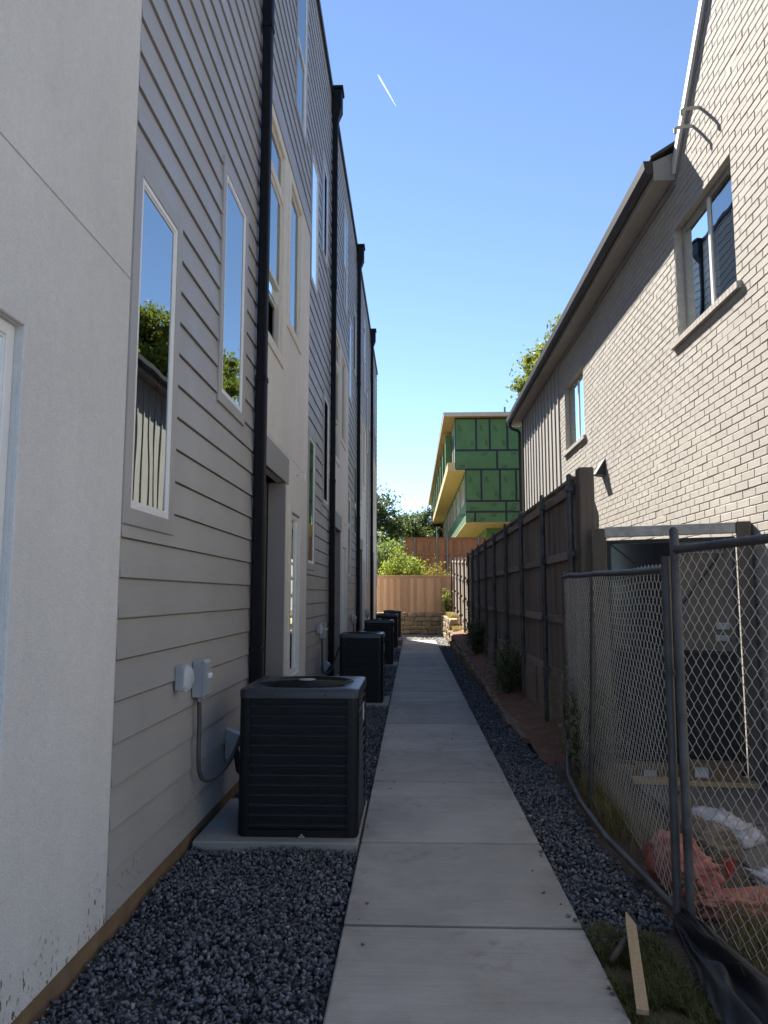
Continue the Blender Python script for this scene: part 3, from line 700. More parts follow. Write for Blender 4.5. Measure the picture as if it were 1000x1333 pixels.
# ------------------------------------------------------------------ brick house
XB = 3.0
hb = tag(empty('brick_house', (XB, 10, 0)), 'house of cream painted brick with steep gable and dark gutter', 'house')
def HP(name, mb, m, par=None, **kw):
    o = mb.build(name, m, par or hb, **kw)
    if par is None: o.location = (-XB, -10, 0)
    return o
BW = (6.63, 8.12, 4.45, 5.76); SW = (12.68, 14.22, 4.36, 5.62); holes = [BW, SW]
YG, ZE, SLOPE, YA = 7.93, 6.47, 1.22, 4.3          # gable foot, eave height, rake slope, apex
def ztop(y): return 6.27 if y > YG else ZE + SLOPE * (YG - max(y, 2 * YA - y))
backing = MB(); wall_holes(backing, XB, -1, .7, 14.75, -.15, 6.27, holes, .12)
backing.poly((XB, .7, 6.27), (XB, YG + .1, 6.27), (XB, YA, ztop(YA)))
HP('mortar_wall', backing, M['mortar'])
BL, BH = .252, .0795
def brick_mesh(l, h):
    j = .0045; x0 = -.0048; c = .0035; a, b, d, e = -l / 2 + j, l / 2 - j, -h / 2 + j, h / 2 - j
    V = [(.004, a, d), (.004, b, d), (.004, b, e), (.004, a, e), (x0 + c, a, d), (x0 + c, b, d), (x0 + c, b, e), (x0 + c, a, e), (x0, a + c, d + c), (x0, b - c, d + c), (x0, b - c, e - c), (x0, a + c, e - c)]
    Fs = [(8, 9, 10, 11)]
    for L in (0, 4):
        for i in range(4): k = (i + 1) % 4; Fs.append((L + i, L + k, L + 4 + k, L + 4 + i))
    return V, Fs
full = MB().mesh_data(*brick_mesh(BL, BH)).mesh('brick', M['brick'])
rows = []; others = MB(); row = 0; zc = BH / 2
bl_list = []
while zc < 10.9:
    y = 3.6 + (BL / 2 if row % 2 else 0) + .006 * math.sin(row * 12.9)
    while y < 14.75:
        y0, y1 = y, min(y + BL, 14.745); y += BL
        segs = [(y0, y1)]
        for h in holes:
            if h[2] - .0 < zc < h[3]:
                ns = []
                for a, b in segs:
                    if b <= h[0] or a >= h[1]: ns.append((a, b)); continue
                    if a < h[0]: ns.append((a, h[0]))
                    if b > h[1]: ns.append((h[1], b))
                segs = ns
            elif abs(zc - (h[2] - .045)) < .06 and y1 > h[0] - .1 and y0 < h[1] + .1:
                segs = [s_ for s_ in segs if s_[1] < h[0] - .09 or s_[0] > h[1] + .09] or []
        for a, b in segs:
            if b - a < .03: continue
            if zc + BH / 2 > ztop((a + b) / 2) + .04: continue
            bl_list.append((a, b, zc))
    row += 1; zc += BH
# the bricks that show largest in the photograph are single parts
def brick_rank(t):
    a, b, z = t; y = (a + b) / 2; vis = 6.35 < y and z > 2.25 and z < 1.6 + .72 * y
    return (0 if vis and b - a > BL * .98 else 1, y)
bl_list.sort(key=brick_rank)
for i, (a, b, z) in enumerate(bl_list):
    dx = random.gauss(0, .0012)
    if i < 300:
        o = link('brick', full, hb); o.location = (dx, (a + b) / 2 - 10, z); o.rotation_euler = (random.gauss(0, .003), 0, random.gauss(0, .004))
    else:
        V, Fs = brick_mesh(b - a, BH); ca = random.gauss(0, .004)
        others.mesh_data([(x + XB + dx + yy * ca, yy + (a + b) / 2, zz + z) for x, yy, zz in V], Fs)
HP('brick_courses', others, M['brick'])['kind'] = 'stuff'
# windows with brick sills and blinds
for i, w in enumerate(holes):
    wn_ = window(hb, -1, XB, w[0], w[1], w[2], w[3], M['sash'], M['house_glass'], .055, .085, vsplit=.5)
    wn_.location = (-XB, -10, 0)
    n = int((w[1] - w[0] + .2) / .0795)
    for j in range(n + 1):
        yy = w[0] - .1 + j * .0795
        sb = MB().mesh_data([(XB - .05, yy + .004, w[2] - .075), (XB - .05, yy + .075, w[2] - .075), (XB - .05, yy + .075, w[2] - .012), (XB - .05, yy + .004, w[2] - .012), (XB + .1, yy + .004, w[2] - .075), (XB + .1, yy + .075, w[2] - .075), (XB + .1, yy + .075, w[2] + .012), (XB + .1, yy + .004, w[2] + .012)],
                            [(0, 1, 2, 3), (3, 2, 6, 7), (0, 4, 5, 1), (0, 3, 7, 4), (1, 5, 6, 2), (4, 7, 6, 5)])
        HP('sill_brick', sb, M['brick'])
    HP('sill_bed', MB().box(XB - .044, XB + .1, w[0] - .095, w[0] - .1 + (n + 1) * .0795 - .006, w[2] - .072, w[2] - .018), M['mortar'])
    bz = MB(); z = w[2] + .07
    while z < w[2] + (.62 if i == 0 else .05): bz.poly((XB + .20, w[0] + .06, z), (XB + .20, w[1] - .06, z), (XB + .235, w[1] - .06, z + .034), (XB + .235, w[0] + .06, z + .034)); z += .045
    if bz.v: HP('blind_slats', bz, M['vinyl'])['kind'] = 'stuff'
    HP('room_box', MB().box(XB + .9, XB + .92, w[0] - .4, w[1] + .4, w[2] - .4, w[3] + .4).box(XB + .13, XB + .9, w[0] - .4, w[1] + .4, w[3] + .4, w[3] + .42).box(XB + .13, XB + .9, w[0] - .4, w[1] + .4, w[2] - .42, w[2] - .4).box(XB + .13, XB + .9, w[0] - .42, w[0] - .4, w[2] - .4, w[3] + .4).box(XB + .13, XB + .9, w[1] + .4, w[1] + .42, w[2] - .4, w[3] + .4), M['interior'])
# board and batten end
HP('board_panel', MB().box(XB - .006, XB + .02, 14.755, 19.66, -.1, 6.27), M['batten'])
for j in range(13): yy = 14.76 + j * .4; HP('batten', MB().box(XB - .03, XB - .0065, yy, yy + .055, -.1, 6.26, .003), M['batten'])
HP('corner_board', MB().box(XB - .034, XB - .0065, 19.56, 19.70, -.1, 6.26, .003), M['batten'])
# body, eave, gutter, roofs
HP('house_body', MB().box(XB + .95, 12, .75, 19.62, -.15, 6.25).box(XB + .02, XB + .95, .75, .8, -.15, 6.25).box(XB + .02, XB + .95, 19.6, 19.64, -.15, 6.26), M['interior'])
HP('soffit', MB().box(XB - .235, XB + .05, YG + .06, 20.18, 6.272, 6.29), M['soffit'])
HP('frieze_board', MB().box(XB - .028, XB - .0065, YG + .06, 14.7, 6.20, 6.27, .003), M['soffit'])
HP('fascia', MB().box(XB - .262, XB - .236, YG + .06, 20.2, 6.25, 6.47, .003), M['soffit'])
HP('eave_end', MB().prism([(XB - .262, 6.252), (XB + .02, 6.252), (XB + .02, 6.60), (XB - .262, 6.475)], 'y', YG + .03, YG + .059), M['soffit'])
HP('eave_end', MB().prism([(XB - .262, 6.252), (XB + .02, 6.252), (XB + .02, 6.60), (XB - .262, 6.475)], 'y', 20.19, 20.22), M['white_trim'])
gp = [(XB - .264, 6.32), (XB - .335, 6.32), (XB - .36, 6.38), (XB - .375, 6.47), (XB - .365, 6.475), (XB - .352, 6.40), (XB - .33, 6.335), (XB - .27, 6.335), (XB - .266, 6.47)]
gt = HP('gutter', MB().prism(gp, 'y', YG + .02, 20.22), M['gutter'])
HP('gutter_cap', MB().prism([(XB - .264, 6.319), (XB - .336, 6.319), (XB - .361, 6.379), (XB - .376, 6.476), (XB - .266, 6.476)], 'y', YG + .013, YG + .019), M['gutter'])
HP('gutter_cap', MB().prism([(XB - .264, 6.319), (XB - .336, 6.319), (XB - .361, 6.379), (XB - .376, 6.476), (XB - .266, 6.476)], 'y', 20.221, 20.227), M['gutter'])
HP('downspout', MB().tube([(XB - .31, 20.05, 6.33), (XB - .31, 20.02, 6.22), (XB - .25, 19.92, 6.12), (XB - .11, 19.80, 6.05), (XB - .075, 19.76, 5.96), (XB - .075, 19.76, .1)], .042, 8), M['gutter'])
HP('roof', MB().prism([(XB - .30, 6.485), (XB - .30, 6.515), (8, 9.9), (12.6, 6.6), (12.6, 6.5), (8, 9.7)], 'y', YG - .02, 20.26), M['roof'])
for sg in (1, -1):
    def yy_(y): return y if sg > 0 else 2 * YA - y
    prof = [(yy_(YG + .16), ztop(YG) - .17), (yy_(YA), ztop(YA) + .03), (yy_(YA), ztop(YA) + .10), (yy_(YG + .22), ztop(YG) - .15)]
    HP('gable_roof', MB().prism(prof, 'x', XB - .035, 9), M['roof'])
    prof = [(yy_(YG + .02), ztop(YG) - .02), (yy_(YA), ztop(YA) + .028), (yy_(YA), ztop(YA) - .10), (yy_(YG + .02), ztop(YG) - .15)]
    HP('rake_trim', MB().prism(prof, 'x', XB - .055, XB - .0095), M['white_trim'])
    prof = [(yy_(YG + .02), ztop(YG) - .155), (yy_(YA), ztop(YA) - .105), (yy_(YA), ztop(YA) - .155), (yy_(YG + .02), ztop(YG) - .215)]
    HP('rake_moulding', MB().prism(prof, 'x', XB - .022, XB - .0095), M['soffit'])
# vent hood and hooked arms on the brick
vh = HP('vent_hood', MB().mesh_data([(XB - .005, 11.38, 3.45), (XB - .005, 11.62, 3.45), (XB - .005, 11.62, 3.72), (XB - .005, 11.38, 3.72), (XB - .16, 11.38, 3.47), (XB - .16, 11.62, 3.47)], [(0, 1, 2, 3), (3, 2, 5, 4), (0, 3, 4), (1, 5, 2), (0, 4, 5, 1)]), M['gutter'])
for (yy, zz) in ((7.24, 6.62), (7.44, 6.55)):
    HP('hooked_arm', MB().tube([(XB - .005, yy, zz), (XB - .09, yy, zz - .0), (XB - .17, yy + .0, zz - .015), (XB - .19, yy, zz - .03), (XB - .19, yy, zz - .075)], .018, 8), M['sash'])
HP('wall_pier', MB().box(XB - .24, XB - .01, 12.42, 12.56, 0, 3.46, .008), M['post_wood'])

# ------------------------------------------------------------------ dark wooden fence along the yard
def fence_mesh(w, h, t, m, name='picket', dog=False):
    return MB().box(0, t, 0, w, 0, h, .003).mesh(name, m)
XF = 1.68
fe = tag(empty('wooden_fence', (XF, 7.5, 0)), 'tall dark stained board fence with round steel posts beside the gravel', 'fence')
posts_y = [7.52, 9.12, 10.95, 12.75, 14.55, 16.3, 18.05, 19.75, 21.35]
pk = [fence_mesh(.137, h, .017, M['fence']) for h in (2.12, 2.13, 2.11)]
y = 7.46
while y < 21.35:
    o = link('picket', pk[random.randrange(3)], fe); o.location = (0.002 + random.uniform(-.003, .003), y - 7.5, .63 + random.uniform(-.01, .01)); y += .1395
for a, b in zip(posts_y[:-1], posts_y[1:]):
    for zc in (2.68, 2.02, 1.33, .72):
        MB().box(-.042, -.002, a + .02, b - .02, zc - .045, zc + .045, .004).build('rail', M['fence_rail'], fe).location = (0, -7.5, 0)
    for j, zc in enumerate((.0, .17, .34, .53)):
        MB().box(-.036 if j % 2 else -.03, -.004, a + .02, b - .02, zc - (.083 if j < 3 else .11), zc + (.083 if j < 3 else .16), .004).build('bottom_board', M['fence_rail'], fe).location = (0, -7.5, 0)
    MB().box(-.055, -.038, (a + b) / 2 - .04, (a + b) / 2 + .04, -.05, .66, .004).build('cleat', M['fence_rail'], fe).location = (0, -7.5, 0)
MB().box(-.06, .05, 7.44, 21.4, 2.765, 2.80, .005).build('cap_board', M['fence_rail'], fe).location = (0, -7.5, 0)
for yy in posts_y:
    p = MB().tube([(-.075, yy, -.1), (-.075, yy, 2.82), (-.075, yy, 2.835)], [.03, .03, .012], 12).build('steel_post', M['galv_dark'], fe, smooth=False); p.location = (0, -7.5, 0); smooth_by_angle(p)
    for zc in (2.68, 2.02, 1.33, .72): MB().box(-.112, -.038, yy - .04, yy + .04, zc - .03, zc + .03, .006).build('post_bracket', M['galv_dark'], fe).location = (0, -7.5, 0)
tag(MB().box(1.645, 1.795, 7.26, 7.42, -.1, 2.86, .008).build('fence_end_post', M['post_wood']), 'broad grey-brown wooden post closing the end of the dark fence', 'post')
# paler stretch past the shadow
ff = tag(empty('wooden_fence', (1.66, 21.5, .4)), 'sunlit tan board fence with dark posts beyond the dark stretch', 'fence')
y = 21.5; i = 0; pf = fence_mesh(.137, 2.25, .017, M['fence_far'])
while y < 30.9:
    step = int((y - 21.5) / 1.9); o = link('picket', pf, ff); o.location = (.03 + random.uniform(-.002, .002), y - 21.5, .05 + step * .09); y += .1395
for j in range(6):
    yy = 21.5 + j * 1.88; zt = 2.34 + j * .09
    MB().box(-.06, .0, yy - .035 - 21.5, yy + .035 - 21.5, -.2, zt, .005).build('post', M['fence'], ff)
    if j < 5:
        for zc in (.35, 1.0, 1.65, 2.22): MB().box(-.01, .028, yy + .04 - 21.5, yy + 1.84 - 21.5, zc + j * .09 - .045, zc + j * .09 + .045, .004).build('rail', M['fence_far' if zc > 2 else 'fence_rail'], ff)

# soil bank and stone edging
def bank_z(y): return max(.04, .05 + .37 * min(1, max(0, (y - 9.5) / 15.5)) + (.36 * min(1, max(0, (y - 25.8) / .6))))
structure(sheet('soil_bank', 1.27, 2.95, 7.35, 31.2, 0, M['red_soil'], 8, 90, lambda x, y: (bank_z(y) - .012 + .10 * max(0, min(1, (x - 1.3) / .4))) * min(1, max(0, (y - 7.3) / 1.6)) - .04 * max(0, 1 - (y - 7.3) / 1.2) + .03 * mnoise.noise((x * 4, y * 3, 1))), 'red brown soil bank at the foot of the dark fence', 'soil')
def rock_mesh(sx, sy, sz, m, name, jit=.12):
    b = bmesh.new(); bmesh.ops.create_cube(b, size=1)
    for v in b.verts: v.co = Vector((v.co.x * sx, v.co.y * sy, v.co.z * sz)) + Vector((random.uniform(-1, 1) * sx, random.uniform(-1, 1) * sy, random.uniform(-1, 1) * sz)) * jit
    bmesh.ops.bevel(b, geom=b.edges[:], offset=min(sx, sy, sz) * .16, segments=1, affect='EDGES', profile=.5)
    me = MB().from_bm(b).mesh(name, m); return me
rk = [rock_mesh(.17, .44, .22, M['edge_stone'], 'stone') for _ in range(5)]
ed = tag(empty('stone_edging', (1.29, 8, 0)), 'low edging of rough brown stones holding the red soil beside the gravel', 'edging')
y = 8.5
while y < 25.7:
    zt = bank_z(y); l = random.uniform(.34, .5); nz = 2 if zt > .26 else 1
    for c_ in range(nz):
        o = link('stone', random.choice(rk), ed); hh = zt / nz
        o.scale = (1, l / .46, max(hh, .08) / .2); o.location = (random.uniform(-.025, .025) + (.03 if c_ else 0), y + l / 2 - 8 + c_ * .15, hh * (c_ + .5) - .03); o.rotation_euler = (0, 0, random.uniform(-.1, .1) + (math.pi if random.random() < .5 else 0))
    y += l * .96
rs = [rock_mesh(.30, .30, .15, M['stone'], 'stone', .1) for _ in range(7)]
def stone_wall(name, label, p0, p1, h, ny):
    L = (Vector(p1) - Vector(p0)).length; ang = math.atan2(p1[1] - p0[1], p1[0] - p0[0]); t = tag(empty(name, (p0[0], p0[1], 0), ang), label, 'wall')
    MB().box(0, L, .05, .27, -.1, h - .03).build('mortar_core', M['mortar_tan'], t)
    z = 0
    for r in range(ny):
        hh = h / ny; x = -random.uniform(0, .15)
        while x < L:
            l = random.uniform(.22, .48); o = link('stone', random.choice(rs), t); o.scale = (l / .31, 1.0, hh / .152)
            o.location = (x + l / 2, .15 + random.uniform(-.02, .02), z + hh / 2); o.rotation_euler = (0, random.uniform(-.05, .05), random.choice((0, math.pi))); x += l * .98
        z += hh
    return t
M['mortar_tan'] = pmat('tan_mortar', (.22, .17, .11), .95, .2, 10, .5, 60)
stone_wall('stone_wall', 'tan fieldstone retaining wall under the new cedar fence', (-2.2, 31.0), (1.62, 31.0), .88, 5)
stone_wall('stone_wall', 'low fieldstone side wall with dry grass on top by the sunlit fence', (1.18, 30.95), (1.26, 25.7), .80, 4)

# cedar fence on the wall
cf = tag(empty('cedar_fence', (0, 31.12, .9)), 'new orange cedar fence standing on the stone wall', 'fence')
pc = [MB().box(0, .138, 0, .017, 0, 1.5, .003).mesh('picket', M['cedar']) for _ in range(3)]
x = -2.2
while x < 1.62:
    o = link('picket', random.choice(pc), cf); o.location = (x, random.uniform(-.004, .004), .0); x += .1405
for zc in (.2, .8, 1.35): MB().box(-2.2, 1.75, .022, .06, zc - .045, zc + .045).build('rail', M['cedar'], cf)
MB().box(-2.2, 1.75, -.03, .075, 1.505, 1.54, .004).build('cap_board', M['cedar'], cf)
MB().box(-2.2, 1.75, -.014, -.006, 1.42, 1.50, .002).build('trim_board', M['cedar'], cf)

# hillside behind, second fence
def hill_z(x, y): return .86 + max(0, y - 31.3) * .135 * (1 if y < 50 else 1) - (max(0, y - 50) * .135) + .12 * mnoise.noise((x * .4, y * .4, 0))
structure(sheet('hillside', -40, 60, 31.28, 160, 0, M['hill'], 50, 90, hill_z), 'rising grassy ground behind the stone wall', 'hill')
bf = tag(empty('brown_fence', (0, 38, 1.75)), 'red-brown stained fence with steel posts on the slope behind the bushes', 'fence')
pb = [MB().box(0, .138, 0, .017, 0, 2.68, .003).mesh('picket', M['cedar_brown']) for _ in range(2)]
x = -.46
while x < 9:
    o = link('picket', random.choice(pb), bf); o.location = (x, .05 + random.uniform(-.004, .004), .10); x += .1405
for zc in (.3, 1.15, 1.95, 2.7): MB().box(-.46, 9, .005, .047, zc - .05, zc + .05).build('rail', M['cedar_brown'], bf)
MB().box(-.46, 9, -.03, .08, 2.785, 2.82).build('cap_board', M['cedar_brown'], bf)
for x in (-.45, .14, 1.27, 1.8, 3.4, 5.2, 7): MB().tube([(x, -.03, -.3), (x, -.03, 2.82 + (.55 if x == 1.27 else 0))], .035, 8).build('steel_post', M['galv'], bf)
MB().mesh_data([(.25, -.005, 1.2), (.36, -.005, 1.2), (.95, -.005, 2.66), (.84, -.005, 2.66), (.25, .003, 1.2), (.36, .003, 1.2), (.95, .003, 2.66), (.84, .003, 2.66)], [(0, 1, 2, 3), (4, 7, 6, 5), (0, 4, 5, 1), (1, 5, 6, 2), (2, 6, 7, 3), (3, 7, 4, 0)]).build('diagonal_brace', M['cedar_brown'], bf)

# ------------------------------------------------------------------ green sheathed building under construction
gb = tag(empty('sheathed_building', (2.65, 45, 3)), 'unfinished building in green sheathing panels with yellow plywood soffits', 'building')
def GP(name, mb, m, par=None):
    o = mb.build(name, m, par or gb)
    if par is None: o.location = (-2.65, -45, -3)
    return o
GY = 45.0; Z0, Z1, Z2 = 6.02, 9.30, 12.52
XU, XLw = 2.66, 3.28
def panel(x0, x1, z0, z1, txt=None):
    p = GP('sheathing_panel', MB().box(x0 + .006, x1 - .006, GY - .0, GY + .02, z0 + .006, z1 - .006), M['zip'])
    return p
def zip_text(x, z, size, rot):
    cu = bpy.data.curves.new('print_mark', 'FONT'); cu.body = 'ZIP'; cu.size = size; cu.shear = .35; cu.offset = size * .012
    ob = bpy.data.objects.new('tmp', cu); COL.objects.link(ob); bpy.context.view_layer.update()
    me = bpy.data.meshes.new_from_object(ob.evaluated_get(bpy.context.evaluated_depsgraph_get())); bpy.data.objects.remove(ob)
    me.materials.clear(); me.materials.append(M['print'])
    o = link('print_mark', me, gb); o.location = (x - 2.65, GY - .004 - 45, z - 3); o.rotation_euler = (math.pi / 2, -rot, 0); return o
rowsz = [(Z0, 6.68, 'h'), (6.68, 7.34, 'h2'), (7.34, 9.30, 'v'), (9.30, 10.5, 'H'), (10.5, Z2, 'V')]
seams = {'h': [3.28, 3.85, 5.75, 8.2, 10.6, 12], 'h2': [3.28, 5.75, 8.2, 10.6, 12], 'v': [3.28, 4.26, 5.40, 6.38, 7.6, 8.8, 10, 12], 'H': [2.66, 5.25, 7.7, 10.1, 12], 'V': [2.66, 3.98, 4.82, 5.9, 7.1, 8.3, 9.5, 12]}
for z0, z1, kk in rowsz:
    xs_ = seams[kk]
    for a, b in zip(xs_[:-1], xs_[1:]): panel(a, b, z0, z1)
    for xx in xs_[1:-1]:
        if xx < 8: GP('seam_tape', MB().box(xx - .065, xx + .065, GY - .006, GY - .001, z0 + .05, z1 - .05), M['tape'])
    x0 = xs_[0]; GP('seam_tape', MB().box(x0, 8.2, GY - .007, GY - .002, z1 - .065, z1 + .065), M['tape'])
    if kk in 'HVv':
        GP('seam_tape', MB().box(x0 + .0, x0 + .05, GY - .0065, GY - .0015, z0 + .05, z1 - .05), M['tape'])
    for a, b in zip(xs_[:-1], xs_[1:]):
        if a > 6: continue
        if kk in ('H', 'h', 'h2'): zip_text(a + .2, z0 + .09, .27, 0); zip_text(min(b, 7) - .95, z1 - .32, .24, 0)
        else: zip_text(a + .42, z1 - .85, .26, math.pi / 2); zip_text(b - .12, z0 + .2, .26, math.pi / 2)
GP('sheathed_core', MB().box(XU + .02, 12, GY + .021, GY + 44, Z1, Z2).box(XLw + .02, 12, GY + .021, GY + 44, Z0 + .03, Z1 - .001).box(XLw + 1.6, 12, GY + 3.6, GY + 44, 2.0, Z0 + .029), M['zip'])
GP('lower_soffit', MB().box(XLw + .0, 12, GY + .0, GY + 44, Z0 - .03, Z0 + .028), M['osb'])
# side wall: windows and piers
for j in range(9):
    y0 = GY + 1.2 + j * 4.6
    for q in range(2):
        w0 = y0 + q * 1.5; wi = GP('window', frame_ring(MB(), XLw - .02, XLw + .018, w0, w0 + 1.0, 7.3, 8.8, .07), M['fascia']); MB().box(XLw + .0, XLw + .014, w0 + .07, w0 + .93, 7.37, 8.73).build('pane', M['gate_glass'], wi)
    GP('opening', MB().box(XU - .01, XU + .015, y0 + .3, y0 + 2.6, Z1 + .55, Z2 - .75), M['dark_void'])
    GP('balcony_pier', MB().box(XU - .40, XU - .012, y0 + 2.8, y0 + 3.6, Z1 + .40, Z2 - .2), M['zip'])
# deck, eave, roof
GP('balcony_deck', MB().box(2.22, XLw + .01, GY + .01, GY + 43, Z1 - .08, Z1 - .04), M['osb'])
GP('balcony_edge', MB().box(2.20, 2.26, GY + .0, GY + 43, Z1 - .081, Z1 + .44).box(2.26, XU - .002, GY - .002, GY + .04, Z1 - .039, Z1 + .44), M['osb'])
GP('eave_soffit', MB().box(2.02, XU + .3, GY - .45, GY + 45, Z2 + .04, Z2 + .07).box(XU + .3, 13, GY - .45, GY + .1, Z2 + .041, Z2 + .069), M['tan_soffit'])
GP('fascia_board', MB().box(1.97, 2.019, GY - .5, GY + 45, Z2 + .02, Z2 + .25).box(2.02, 13, GY - .5, GY - .451, Z2 + .02, Z2 + .25), M['fascia'])
GP('roof', MB().mesh_data([(1.95, GY - .52, Z2 + .255), (13, GY - .52, Z2 + .255), (13, GY + 45, Z2 + .255), (1.95, GY + 45, Z2 + .255), (7.5, GY + 6, Z2 + 1.55), (7.5, GY + 39, Z2 + 1.55)], [(0, 1, 4), (1, 2, 5, 4), (2, 3, 5), (3, 0, 4, 5), (0, 3, 2, 1)]), M['roof'])
GP('vent_pipe', MB().tube([(5.9, GY + 1.0, Z2 + .3), (5.9, GY + 1.0, Z2 + .95)], .06, 8), M['galv'])

# ------------------------------------------------------------------ chain link fence
def chain_mesh(name, p0, p1, z0, z1, par, wave, cell=.084, r=.0021, tips=True):
    p0 = Vector((*p0, 0)); p1 = Vector((*p1, 0)); L = (p1 - p0).length; d = (p1 - p0) / L; nrm = Vector((-d.y, d.x, 0)); hw = cell / 2
    nW = int(L / hw); nz = int((z1 - z0) / hw); V = []; Q = []
    for i in range(nW):
        zoff = 0; pts = []
        for j in range(nz + 1):
            s = (i + ((i + j) % 2)) * hw; z = z0 + j * hw; w = wave(s / L, (z - z0) / (z1 - z0)); flip = .0026 * (1 if (i + j) % 2 else -1)
            q = p0 + d * (s + w[1]) + nrm * (w[0] + flip); pts.append(Vector((q.x, q.y, z + w[2])))
        if tips:
            e = pts[-1]; sgn = 1 if (i + nz) % 2 else -1; pts.append(e + Vector((0, 0, .03)) - d * sgn * .004); 
        b = len(V)
        for j, p in enumerate(pts):
            for a in range(3):
                an = a * 2.0944; V.append(p + nrm * (r * math.cos(an)) + d * (r * math.sin(an)))
        for j in range(len(pts) - 1):
            for a in range(3): x = b + j * 3 + a; y = b + j * 3 + (a + 1) % 3; Q.append((x, y, y + 3, x + 3))
    me = np_mesh(name, np.array([v[:] for v in V]), np.array(Q), M['wire']); return link(name, me, par)
cA0, cA1 = (1.305, 3.87), (1.51, 7.42)
def waveA(s, t): return (.010 * math.sin(s * 9 + t * 2) * (1 - t * .7) + .004 * math.sin(s * 17 + 3 * t) - .06 * (1 - t) ** 2 * math.sin(math.pi * s), .012 * math.sin(t * 9 + s * 6), .01 * math.sin(s * 14))
def waveB(s, t): return (.03 * math.sin(s * 6 + 2 * t) * (1 - t), .012 * math.sin(t * 8), .0)
ca = tag(empty('chain_link_panel', (*cA0, 0)), 'sagging chain link panel with bent bottom rail, reaching to the dark fence', 'chain link fence', 'chain link panels')
def CP(name, mb, m, par, org, smooth=True):
    o = mb.build(name, m, par); o.location = (-org[0], -org[1], 0); smooth_by_angle(o); return o
o = chain_mesh('mesh_fabric', cA0, cA1, .05, 1.755, ca, waveA); o.location = (-cA0[0], -cA0[1], 0); o['kind'] = 'stuff'
CP('top_rail', MB().tube([(1.305, 3.87, 1.735), (1.34, 4.5, 1.74), (1.375, 5.1, 1.75), (1.41, 5.7, 1.765), (1.455, 6.45, 1.77), (1.485, 7.0, 1.79), (1.515, 7.5, 1.78)], .0215, 10), M['galv_dark'], ca, cA0)
CP('bottom_rail', MB().tube([(1.31, 3.86, .04), (1.285, 4.4, .045), (1.25, 5.02, .04), (1.262, 5.8, .05), (1.33, 6.6, .06), (1.43, 7.1, .11), (1.51, 7.42, .2)], .020, 10), M['galv_dark'], ca, cA0)
CP('end_post', MB().tube([(1.51, 7.44, -.1), (1.51, 7.44, 1.84)], .022, 10), M['galv_dark'], ca, cA0)
CP('line_post', MB().tube([(1.36, 5.95, -.1), (1.40, 5.92, .9), (1.425, 5.9, 1.76)], .021, 10), M['galv_dark'], ca, cA0)
CP('gate_post', MB().tube([(1.290, 3.86, -.12), (1.305, 3.86, 1.76), (1.306, 3.86, 1.80)], .022, 12), M['galv_dark'], ca, cA0)
for zc in (.18, .62, 1.2, 1.62): CP('tie_band', MB().tube([(1.304, 3.86, zc), (1.304, 3.86, zc + .022)], .0265, 12), M['galv_dark'], ca, cA0)
cB0, cB1 = (1.345, 3.80), (1.66, 1.6)
cbp = tag(empty('chain_link_panel', (*cB0, 0)), 'chain link panel with taller post and straight top rail beside the orange sacks', 'chain link fence', 'chain link panels')
o = chain_mesh('mesh_fabric', cB0, cB1, .06, 1.85, cbp, waveB); o.location = (-cB0[0], -cB0[1], 0); o['kind'] = 'stuff'
CP('corner_post', MB().tube([(1.338, 3.81, -.12), (1.332, 3.80, 1.93), (1.332, 3.80, 1.945)], [.0225, .0225, .013], 12), M['galv_dark'], cbp, cB0)
CP('top_rail', MB().tube([(1.335, 3.80, 1.83), (1.66, 1.6, 1.83)], .0215, 10), M['galv_dark'], cbp, cB0)
CP('bottom_rail', MB().tube([(1.345, 3.80, .05), (1.39, 3.45, .04), (1.44, 3.05, .04), (1.52, 2.5, .04), (1.66, 1.6, .04)], .024, 10), M['galv_dark'], cbp, cB0)
for zc in (.45, 1.0, 1.78): CP('tie_band', MB().tube([(1.335, 3.80, zc), (1.335, 3.80, zc + .022)], .0265, 12), M['galv_dark'], cbp, cB0)

# ------------------------------------------------------------------ side yard gate
g0, g1 = Vector((1.82, 7.13, 0)), Vector((2.965, 6.60, 0)); gd = g1 - g0; GL = gd.length; ga = math.atan2(gd.y, gd.x)
gt_ = tag(empty('yard_gate', g0, ga), 'dark yard gate with pale header beam between the fence post and brick wall', 'gate')
MB().box(-.09, .03, -.05, .07, -.1, 2.235, .006).build('gate_jamb', M['post_wood'], gt_)
MB().box(GL - .10, GL + .02, -.05, .09, -.1, 2.25, .006).build('gate_jamb', M['post_wood'], gt_)
MB().box(.032, GL - .102, -.045, .06, 2.15, 2.245, .004).build('header_beam', M['galv_beam'] if 'galv_beam' in M else M['galv'], gt_)
frame_ring(MB(), .04, GL - .11, 0, 0, 0, 0, 0) if False else None
fr = MB()
for a, b, c, d in ((.04, .075, .06, 2.12), (GL - .145, GL - .112, .06, 2.12)): fr.box(a, b, -.01, .03, c, d, .003)
for c in (.06, 1.08, 2.085): fr.box(.075, GL - .145, -.01, .03, c, c + .035, .003)
fr.box(.60, .635, -.009, .029, 1.115, 2.085, .003)
fr.build('leaf_frame', M['gate_black'], gt_)
MB().box(.076, .599, .005, .015, 1.116, 2.084).build('gloss_panel', M['gate_glass'], gt_)
MB().box(.636, GL - .146, .005, .015, 1.116, 2.084).build('screen_panel', M['gate_grey'], gt_)
MB().box(.076, GL - .146, .005, .015, .096, 1.079).build('lower_panel', M['gate_panel'], gt_)
for a, b in (((.08, 2.08), (.60, 1.62)), ((GL - .15, 2.08), (.64, 1.45))): MB().tube([(a[0], -.014, a[1]), (b[0], -.014, b[1])], .006, 6).build('brace_rod', M['gate_black'], gt_)
MB().tube([(.66, -.02, 1.98), (GL - .2, -.02, 1.98)], .008, 8).build('closer_rod', M['galv'], gt_)
